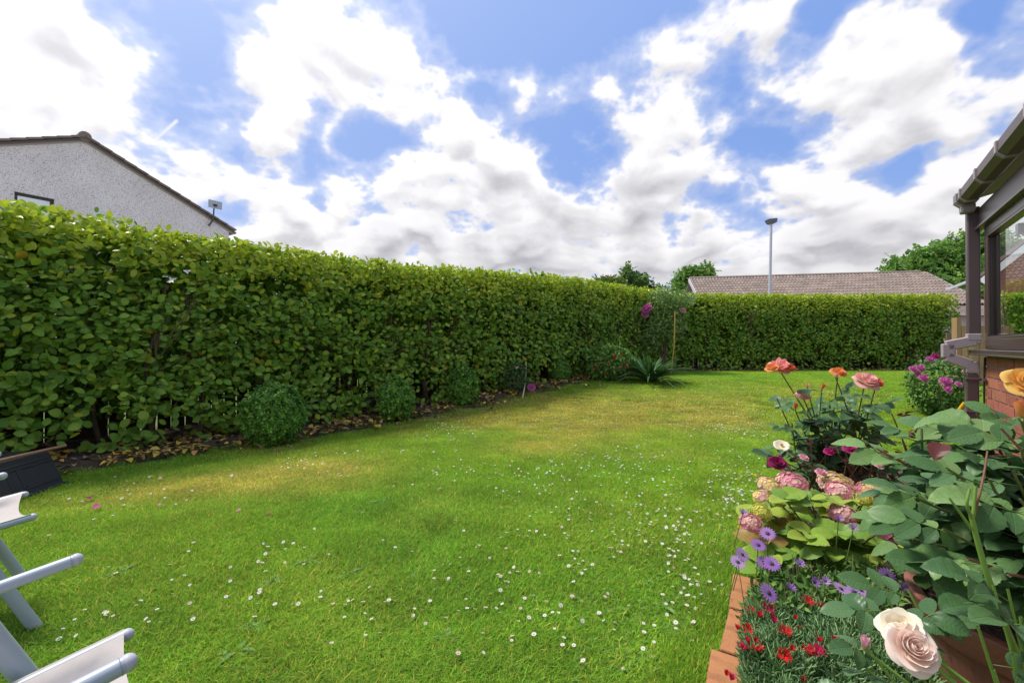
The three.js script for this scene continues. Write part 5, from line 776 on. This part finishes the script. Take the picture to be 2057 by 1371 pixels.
// ---------------------------------------------------------------- hydrangea
{
  const r = rng(731), root = thing('hydrangea', 'lime leaved hydrangea with pink and cream flower heads', 'hydrangea'), B = V(1.5, 0.0, -2.12);
  const shape = [0, 1].map((k) => blade({ L: 1, W: 0.68, rows: 12, fold: 0.15 + 0.06 * k, curl: 0.2 + 0.15 * k, peak: 0.47, teeth: 0.03, blunt: 0.68, half: 2, droop: 0.2, wave: 0.012 }));
  const lime = leafMats([[0.22, 0.38, 0.045], [0.28, 0.43, 0.05], [0.17, 0.31, 0.045], [0.34, 0.44, 0.05]], { transmission: 0.3 }), old = leafMats([[0.38, 0.34, 0.05], [0.34, 0.22, 0.06], [0.3, 0.15, 0.06]], { transmission: 0.3 });
  for (let k = 0; k < 72; k++) {
    const px = lerp(1500, 1800, r()), low = Math.pow(Math.abs(px - 1650) / 150, 2) * 60, t = at(px, k < 40 ? lerp(990 + low, 1080, r()) : lerp(1050 + low * 0.5, 1140, r()), k < 40 ? lerp(1.85, 2.15, r()) : lerp(1.72, 1.9, r())), mats = px < 1590 && r() < 0.35 ? old : lime;
    const stem = bend(B.clone().add(V((r() - 0.5) * 0.3, 0, (r() - 0.5) * 0.2)), t, 0.06, r); if (k < 12) cane(root, stem, 0.005, 0.003, caneRed);
    const a0 = r() * 6.28; for (const [s, dy, sz] of [[0, 0, 1], [Math.PI, 0, 1], [Math.PI / 2, 0.012, 0.75], [-Math.PI / 2, 0.012, 0.75]]) { const a = a0 + s + (r() - 0.5) * 0.4; place(mesh('leaf', pick(shape, r), pick(mats, r), root), pose(t.clone().add(V(0, dy, 0)), V(Math.cos(a), lerp(0.0, 0.7, r()), Math.sin(a)), V((r() - 0.5) * 0.5 - 0.35, 1, 0.45 + (r() - 0.5) * 0.6), 0.112 * sz * lerp(0.7, 1.15, r()))); }
  }
  const pet = blade({ L: 0.0105, W: 0.0115, rows: 3, curl: -0.1, fold: 0.06, peak: 0.6, blunt: 0.55 });
  const head = (px, py, d, R, flat, inner, outer, label) => {
    const gs = [], n = Math.round(110 * Math.pow(R / 0.06, 1.6)) + 26;
    for (let k = 0; k < n; k++) { const t = (k + 0.5) / n, y = 1 - t * 1.05, a = k * 2.39996, q = Math.sqrt(Math.max(0, 1 - y * y)), v = V(q * Math.cos(a), y, q * Math.sin(a)), c0 = r() < clamp(t * 1.3 - 0.1 + (r() - 0.5) * 0.9) ? outer : inner, f = lerp(0.75, 1.15, r()), spin = r() * 6, bump = lerp(0.86, 1.12, r());
      for (let i = 0; i < 4; i++) { const b = spin + i * 1.5708, e = V(0, 0, 0).crossVectors(v, V(0.3, 0.1, 0.9)).normalize(), w = V(0, 0, 0).crossVectors(e, v), g = pet.clone().applyMatrix4(pose(V(v.x * R, v.y * R * flat, v.z * R).multiplyScalar(bump), e.multiplyScalar(Math.cos(b)).addScaledVector(w, Math.sin(b)).addScaledVector(v, 0.12), v, lerp(0.85, 1.15, r()))), cl = new Float32Array(g.attributes.position.count * 3); for (let j = 0; j < cl.length; j += 3) { cl[j] = c0[0] * f; cl[j + 1] = c0[1] * f; cl[j + 2] = c0[2] * f; } g.setAttribute('color', new THREE.BufferAttribute(cl, 3)); gs.push(g); } }
    const p = at(px, py, d), m = mesh('flower_head', mergeGeometries(gs), petalMat, root); m.position.copy(p); m.rotation.set(0.45, r() * 6, (r() - 0.5) * 0.3); m.userData.label = label; cane(root, bend(B, p, 0.05, r), 0.005, 0.003, caneMat);
  };
  const cream = [0.8, 0.66, 0.26], pk = [0.76, 0.3, 0.38], lp = [0.84, 0.56, 0.48], yel = [0.66, 0.64, 0.14], dp = [0.6, 0.1, 0.24];
  head(1545, 976, 2.1, 0.05, 0.42, cream, lp, 'cream and pink flower head'); head(1592, 972, 2.1, 0.068, 0.45, pk, lp, 'deep pink flower head'); head(1678, 972, 2.15, 0.072, 0.42, cream, lp, 'broad cream flower head'); head(1687, 988, 1.98, 0.055, 0.55, lp, pk, 'pink edged flower head'); head(1691, 1033, 1.85, 0.048, 0.65, lp, pk, 'round pink and cream flower head'); head(1506, 1050, 1.8, 0.04, 0.5, lp, pk, 'pale pink flower head'); head(1528, 998, 2.0, 0.032, 0.7, lp, cream, 'small salmon flower head'); head(1560, 1004, 1.95, 0.028, 0.5, yel, yel, 'yellow green young flower head'); head(1527, 1027, 1.85, 0.035, 0.5, yel, yel, 'flat yellow young flower head'); head(1745, 986, 1.95, 0.045, 0.6, cream, pk, 'cream flower head under the rose leaves'); head(1775, 1060, 1.55, 0.05, 0.75, dp, pk, 'crimson pink flower head'); head(1735, 1002, 1.9, 0.025, 0.5, yel, yel, 'small yellow young flower head');
}
// ---------------------------------------------------------------- purple daisies (low mat with fine leaves)
{
  const r = rng(741), root = thing('cape_daisy', 'cape daisy plant with purple daisy flowers beside the clay tiles', 'flowers'), list = [], g = blade({ L: 0.035, W: 0.011, rows: 3, fold: 0.2, curl: 0.15 });
  for (let k = 0; k < 5200; k++) { const px = lerp(1478, 1800, r()), d = lerp(1.42, 1.72, r()), py0 = 693 + 914 * (1.05 - 0.02) / d, h = lerp(0.02, 0.22, Math.pow(r(), 0.8)) * smooth(1470, 1540, px), p = at(px, py0, d); p.y = 0.02 + h; list.push({ m: pose(p, anyDir(r).add(V(0, 0.6, 0)), anyDir(r).add(V(0, 0.8, 0)), lerp(0.7, 1.3, r())), c: tint(pick([[0.1, 0.2, 0.04], [0.14, 0.26, 0.045], [0.075, 0.16, 0.035]], r), 0.2, r) }); }
  copies('foliage', g, leafy(0xffffff, { transmission: 0.2 }), list, root);
  const stems = []; for (let k = 0; k < 45; k++) { const b = at(lerp(1500, 1790, r()), 1200, lerp(1.45, 1.72, r())); b.y = 0.03; stems.push(tube([b, b.clone().add(V((r() - .5) * .1, lerp(.12, .3, r()), (r() - .5) * .1))], 0.0022, 0.0014, 4, 1)); }
  mesh('stems', mergeGeometries(stems), std(C(0.3, 0.22, 0.12), 0.85), root).userData.kind = 'stuff';
  const pet = blade({ L: 0.024, W: 0.0068, rows: 3, fold: 0.15, curl: 0.12, peak: 0.62 }), ring = merge([...Array(17)].map((_, i) => { const a = i / 17 * 6.2832; return pet.clone().applyMatrix4(pose(V(Math.cos(a) * .005, 0, Math.sin(a) * .005), V(Math.cos(a), 0.16, Math.sin(a)), V(0, 1, 0))); })), shut = merge([...Array(14)].map((_, i) => { const a = i / 14 * 6.2832; return pet.clone().applyMatrix4(pose(V(Math.cos(a) * .004, 0, Math.sin(a) * .004), V(Math.cos(a), 0.8 + 0.5 * (i % 2), Math.sin(a)), V(0, 1, 0))); }));
  const mats = [petaly(C(0.42, 0.22, 0.56)), petaly(C(0.5, 0.3, 0.62)), petaly(C(0.34, 0.16, 0.5))], eye = new THREE.SphereGeometry(0.0065, 10, 6).scale(1, 0.55, 1).translate(0, 0.002, 0), eyeM = std(C(0.05, 0.02, 0.1), 0.7);
  for (const [px, py, d, s] of [[1521, 1093, 1.62, 1], [1540, 1070, 1.62, 1], [1489, 1112, 1.6, 1], [1480, 1127, 1.58, 1], [1548, 1130, 1.56, 1.05], [1531, 1127, 1.6, .9], [1604, 1131, 1.55, .75], [1541, 1188, 1.42, 1.1], [1711, 1060, 1.6, .75], [1682, 1041, 1.7, .8], [1686, 1180, 1.4, .9], [1725, 1183, 1.38, 1], [1712, 1186, 1.38, .9], [1632, 1167, 1.45, .8], [1585, 1180, 1.45, .8], [1655, 1165, 1.45, .7], [1778, 1155, 1.3, .9], [1808, 1180, 1.25, .8], [1716, 1160, 1.42, .7], [1490, 1030, 1.75, .8]]) {
    const p = at(px, py, d), m = mesh('flower', s < 0.82 ? shut : ring, pick(mats, r), root); m.position.copy(p); m.rotation.set(lerp(0.3, 1.0, r()), r() * 0.6, (r() - 0.5) * 0.7); m.scale.setScalar(s); mesh('centre', eye, eyeM, m); mesh('flower_stalk', tube([V(p.x + (r() - .5) * .04, Math.max(0.03, p.y - 0.14), p.z - 0.03), p.clone().add(V(0, -0.004, 0))], 0.0018, 0.0016, 5, 1), twigGreen, root); }
}
// ---------------------------------------------------------------- ice plant with red flowers
{
  const r = rng(751), root = thing('ice_plant', 'grey green ice plant cushion dotted with red flowers', 'flowers'), list = [];
  const finger = (l, w) => tube([V(0, 0, 0), V(0, 0.0, l * 0.6), V(0, 0.004, l)], w, w * 0.35, 5, 3);
  const sprig = mergeGeometries([[0.5, 0], [-0.5, 0], [0, 0.5], [0, -0.5], [0.25, 0.3], [-0.22, -0.2]].map(([a, b], i) => finger(0.046 - 0.003 * i, 0.0033).rotateX(a).rotateY(b).translate(0, 0, i > 3 ? 0.014 : 0)));
  const mound = (x, d) => 0.05 + 0.15 * smooth(0.42, 0.1, Math.hypot((x - 0.9) / 1.15, (d - 1.32) / 1.0)) + 0.03 * noise3(x * 9, 0, d * 9);
  const inside = (x, d) => d > 0.9 && d < 1.68 && x > lerp(0.63, 0.88, clamp((d - 1.25) / 0.4)) + 0.03 * noise3(d * 9, 1, 1) && x < 1.22 - 0.1 * (d - 1) && Math.hypot(x - 1.35, d - 1.11) > 0.26 && Math.hypot(x - 1.0, d - 0.72) > 0.2;
  let tries = 0; while (list.length < 4200 && tries++ < 30000) { const x = lerp(0.45, 1.25, r()), d = lerp(0.9, 1.7, r()); if (!inside(x, d)) continue; list.push({ m: pose(V(x, mound(x, d) - Math.pow(r(), 2) * 0.07, -d), V((r() - .5) * 1.1 - 0.1, lerp(.5, 1.1, r()), (r() - .5) * 1.1), anyDir(r), lerp(.75, 1.25, r())), c: tint(pick([[0.15, 0.28, 0.1], [0.12, 0.23, 0.08], [0.2, 0.34, 0.13], [0.17, 0.26, 0.11]], r), 0.2, r) }); }
  copies('foliage', sprig, std(0xffffff, 0.6), list, root);
  const pet = blade({ L: 0.017, W: 0.0028, rows: 2, fold: 0, curl: -0.1 }), full = mergeGeometries([...Array(44)].map((_, i) => { const a = i * 2.4, e = 0.1 + 0.9 * (i % 11) / 11; return pet.clone().applyMatrix4(pose(V(0, 0, 0), V(Math.cos(a), e, Math.sin(a)), V(0, 1, 0))); })), part = mergeGeometries([...Array(26)].map((_, i) => { const a = i * 2.4; return pet.clone().scale(1.2, 1, 1).applyMatrix4(pose(V(0, 0, 0), V(Math.cos(a), 1.2 + 0.8 * (i % 5) / 5, Math.sin(a)), V(0, 1, 0))); }));
  const red = [petaly(C(0.55, 0.012, 0.03)), petaly(C(0.62, 0.02, 0.02)), petaly(C(0.5, 0.008, 0.08))];
  for (const [px, py, s] of [[1573, 1268, 1], [1618, 1307, .95], [1638, 1308, 1.05], [1572, 1313, .9], [1585, 1302, .7], [1490, 1300, .95], [1518, 1303, 1], [1505, 1228, .9], [1535, 1222, 1.1], [1528, 1204, .7], [1515, 1200, .7], [1546, 1216, .8], [1523, 1238, .8], [1551, 1248, .8], [1500, 1264, .9], [1479, 1262, .7], [1594, 1240, .6], [1618, 1207, .95], [1647, 1218, .7], [1670, 1212, .8], [1690, 1210, 1], [1668, 1224, .7], [1735, 1213, .8], [1745, 1245, .9], [1738, 1228, .7], [1645, 1288, .7], [1672, 1285, .7], [1500, 1288, .7], [1513, 1285, .6], [1603, 1262, .5], [1465, 1362, .8], [1455, 1352, .7], [1610, 1362, .6], [1657, 1222, .6], [1691, 1224, .8]]) {
    let lo = 0.7, hi = 2.2; for (let i = 0; i < 30; i++) { const d = (lo + hi) / 2, p = at(px, py, d); if (p.y > mound(p.x, d) + 0.035) lo = d; else hi = d; } const p = at(px, py, lo), m = mesh('flower', s > 0.88 ? full : part, pick(red, r), root); m.position.copy(p); m.rotation.set((r() - .2) * .8, r() * 6, (r() - .5) * .8); m.scale.setScalar(s * 1.5); }
}
// ---------------------------------------------------------------- clay tiles edging the bed
{
  const r = rng(761), m = std(0xffffff, 0.85, { map: clay(0.37, 0.155, 0.06), bumpMap: grain, bumpScale: 0.002 });
  for (const [x, d, a, w, l, label] of [[1.0, 1.80, 0.5, 0.15, 0.27, 'clay edging tile under the purple daisies'], [0.855, 1.555, 0.56, 0.14, 0.26, 'clay edging tile half covered by the ice plant'], [0.7, 1.325, 0.5, 0.15, 0.26, 'clay edging tile nearest the camera beside the ice plant'], [0.565, 1.085, 0.55, 0.145, 0.26, 'clay edging tile at the bottom edge of the lawn']]) { const t = mesh('clay_tile', metric(rbox(w, 0.05, l, 0.006), 2), m, scene); t.position.set(x - 0.055, 0.045, -d); t.rotation.set(0.02, -a, -0.05 + 0.05 * r()); tag(t, label, 'tile', 'clay tiles edging the flower bed'); }
}
// ---------------------------------------------------------------- bush rose by the house corner, far plants
function leafyBush(name, label, cat, p, radii, n, leafSize, cols, seed, blooms = [], stems = 6) {
  const r = rng(seed), root = thing(name, label, cat, [p.x, p.y, p.z]), list = [], g = blade({ L: 1, W: 0.6, rows: 4, fold: 0.12, curl: 0.2 });
  for (let k = 0; k < stems; k++) { const t = anyDir(r); cane(root, [V((r() - .5) * .15, -0.02, (r() - .5) * .12), V(t.x * radii[0] * .4, radii[1] * .9, t.z * radii[2] * .4), V(t.x * radii[0] * .8, radii[1] * (1.2 + .5 * Math.abs(t.y)), t.z * radii[2] * .8)], 0.009, 0.003, k % 2 ? caneMat : caneRed); }
  for (let k = 0; k < n; k++) { const v = anyDir(r), q = (0.55 + 0.45 * Math.pow(r(), 0.5)) * (1 + 0.3 * noise3(v.x * 2.5 + seed, v.y * 2.5, v.z * 2.5) + 0.15 * noise3(v.x * 6, v.y * 6 + seed, v.z * 6)); list.push({ m: pose(V(v.x * radii[0] * q, radii[1] * (1.05 + v.y * q), v.z * radii[2] * q), v.clone().add(anyDir(r)).add(V(0, -0.2, 0)), v.clone().multiplyScalar(.6).add(V(0, 1, 0)).add(anyDir(r).multiplyScalar(.5)), leafSize * lerp(.7, 1.25, r())), c: tint(pick(cols, r), .22, r) }); }
  copies('foliage', g, leafy(0xffffff, { transmission: 0.25 }), list, root);
  for (const [x, y, d, R, pal, kind] of blooms) bloom(root, at(x, y, d).sub(p), V((r() - .5) * .5, .7, .8), R, pal, kind, r, false);
  return root;
}
leafyBush('rose_bush', 'bushy rose with pink pompom blooms beside the house corner', 'rose', onLand(1886, 835), [0.36, 0.37, 0.34], 2600, 0.05, [[0.1, 0.21, 0.035], [0.13, 0.26, 0.045], [0.07, 0.16, 0.03]], 801, [[1897, 768, 5.2, 0.06, 'pink', 'cluster'], [1901, 783, 5.15, 0.045, 'pink', 'cluster'], [1848, 740, 5.3, 0.042, 'pink', 'cluster'], [1833, 742, 5.3, 0.04, 'pink', 'cluster'], [1854, 760, 5.2, 0.045, 'pink', 'cluster'], [1866, 722, 5.4, 0.035, 'pink', 'cluster'], [1878, 716, 5.4, 0.035, 'magenta', 'cluster'], [1917, 722, 5.3, 0.035, 'pink', 'cluster'], [1925, 772, 5.1, 0.03, 'pink', 'loose'], [1930, 748, 5.1, 0.025, 'lightpink', 'bud'], [1842, 752, 5.3, 0.035, 'pink', 'cluster']]);
{ // climbing rose at the corner with its yellow cane
  const p = onLand(1338, 748); p.y = land(p.x, p.z);
  const root = leafyBush('climbing_rose', 'grey green climbing rose with pink blooms at the hedge corner', 'rose', p, [0.62, 0.0001, 0.4], 0, 0.06, [[0.1, 0.1, 0.1]], 811, [[1297, 622, 10.3, 0.085, 'pink', 'cluster'], [1302, 617, 10.3, 0.08, 'pink', 'cluster'], [1295, 632, 10.3, 0.075, 'pink', 'cluster'], [1371, 624, 10.4, 0.07, 'lightpink', 'cluster'], [1360, 642, 10.4, 0.03, 'magenta', 'bud']], 0);
  const r = rng(812), list = [], g = blade({ L: 1, W: 0.6, rows: 4, fold: 0.12, curl: 0.2 });
  for (const [px, py, rx, ry, n] of [[1340, 605, 42, 32, 1400], [1325, 650, 38, 34, 1100], [1360, 640, 22, 45, 500], [1310, 680, 26, 30, 420], [1385, 600, 15, 14, 160]]) for (let k = 0; k < n; k++) { const v = anyDir(r), q = Math.pow(r(), .4), d = 10.6 + v.z * .4 * q, t = at(px + v.x * rx * q, py + v.y * ry * q, d).sub(p); list.push({ m: pose(t, anyDir(r).add(V(0, -.2, .3)), anyDir(r).add(V(0, .8, .5)), 0.065 * lerp(.7, 1.2, r())), c: tint(pick([[0.19, 0.3, 0.08], [0.24, 0.36, 0.1], [0.14, 0.24, 0.06]], r), .2, r) }); }
  copies('foliage', g, leafy(0xffffff, { transmission: 0.25 }), list, root);
  for (const [a, b] of [[1330, 1345], [1338, 1330], [1334, 1318]]) cane(root, [at(1335, 748, 10.7).sub(p), at((a + b) / 2, 690, 10.75).sub(p), at(b, 620, 10.75).sub(p)], 0.03, 0.012, bark);
  tag(mesh('garden_cane', tube([at(1347, 750, 10.15), at(1354, 690, 10.15), at(1355.5, 625, 10.2)], 0.013, 0.013, 8, 8), std(C(0.55, 0.33, 0.05), 0.5), scene), 'bowed yellow cane standing in front of the climbing rose', 'cane');
}
{ // strap leaved agapanthus
  const r = rng(821), p = onLand(1305, 768), root = thing('agapanthus', 'clump of dark strap shaped leaves beside the yellow cane', 'plant', [p.x, p.y, p.z]), shapes = [0, 1, 2].map((k) => blade({ L: 0.66, W: 0.045, rows: 9, fold: 0.25, curl: 0.4 + 0.25 * k, peak: 0.4 })), mats = [[0.07, 0.17, 0.05], [0.09, 0.2, 0.06], [0.055, 0.135, 0.04]].map((c) => leafy(C(...c), { transmission: 0.15, clearcoat: 0.4 }));
  for (let k = 0; k < 150; k++) { const a = r() * 6.283, e = lerp(0.8, 3.5, r()); place(mesh('leaf', pick(shapes, r), pick(mats, r), root), pose(V(Math.cos(a) * .05, 0, Math.sin(a) * .05), V(Math.cos(a), e, Math.sin(a)), V(-Math.cos(a) * .2, 1, -Math.sin(a) * .2), lerp(.75, 1.2, r()))); }
}
{ // fuchsia
  const p = onLand(1222, 764), root = leafyBush('fuchsia', 'arching fuchsia with hanging red flowers in front of the hedge', 'shrub', p, [0.46, 0.34, 0.35], 1500, 0.07, [[0.16, 0.3, 0.05], [0.2, 0.37, 0.06], [0.11, 0.22, 0.04]], 831), r = rng(832);
  const drop = mergeGeometries([0, 1, 2, 3].map((k) => blade({ L: 0.05, W: 0.022, rows: 3, curl: 0.3, fold: 0.2 }).applyMatrix4(pose(V(0, 0, 0), V(Math.cos(k * 1.57), -1, Math.sin(k * 1.57)), V(0, 1, 0))))), m = petaly(C(0.42, 0.012, 0.03));
  for (const [px, py] of [[1202, 728], [1233, 717], [1260, 724], [1224, 727], [1242, 738], [1190, 740], [1252, 712], [1215, 745], [1228, 708], [1262, 735]]) { const f = mesh('flower', drop, m, root); f.position.copy(at(px, py, -p.z - 0.42).sub(p)); f.scale.setScalar(lerp(0.8, 1.4, r())); f.position.x += (r() - 0.5) * 0.1; f.position.y += (r() - 0.5) * 0.08; }
}
{ // low rose with a pale cane
  const p = onLand(1038, 792), root = leafyBush('rose_bush', 'small dark rose with one pink bloom beside a pale cane', 'rose', p, [0.2, 0.26, 0.18], 600, 0.05, [[0.05, 0.12, 0.035], [0.07, 0.15, 0.04]], 841, [[1067, 778, -p.z - 0.1, 0.062, 'pink', 'cluster'], [1038, 738, -p.z - 0.15, 0.02, 'lightpink', 'loose']]);
  tag(mesh('garden_cane', tube([onLand(1049, 800), at(1055, 765, -p.z - 0.05), at(1056, 728, -p.z)], 0.011, 0.009, 8, 8), std(C(0.6, 0.5, 0.33), 0.7), scene), 'thin pale bowed cane in the bed beside the pink bloom', 'cane');
}

renderer.render(scene, camera);
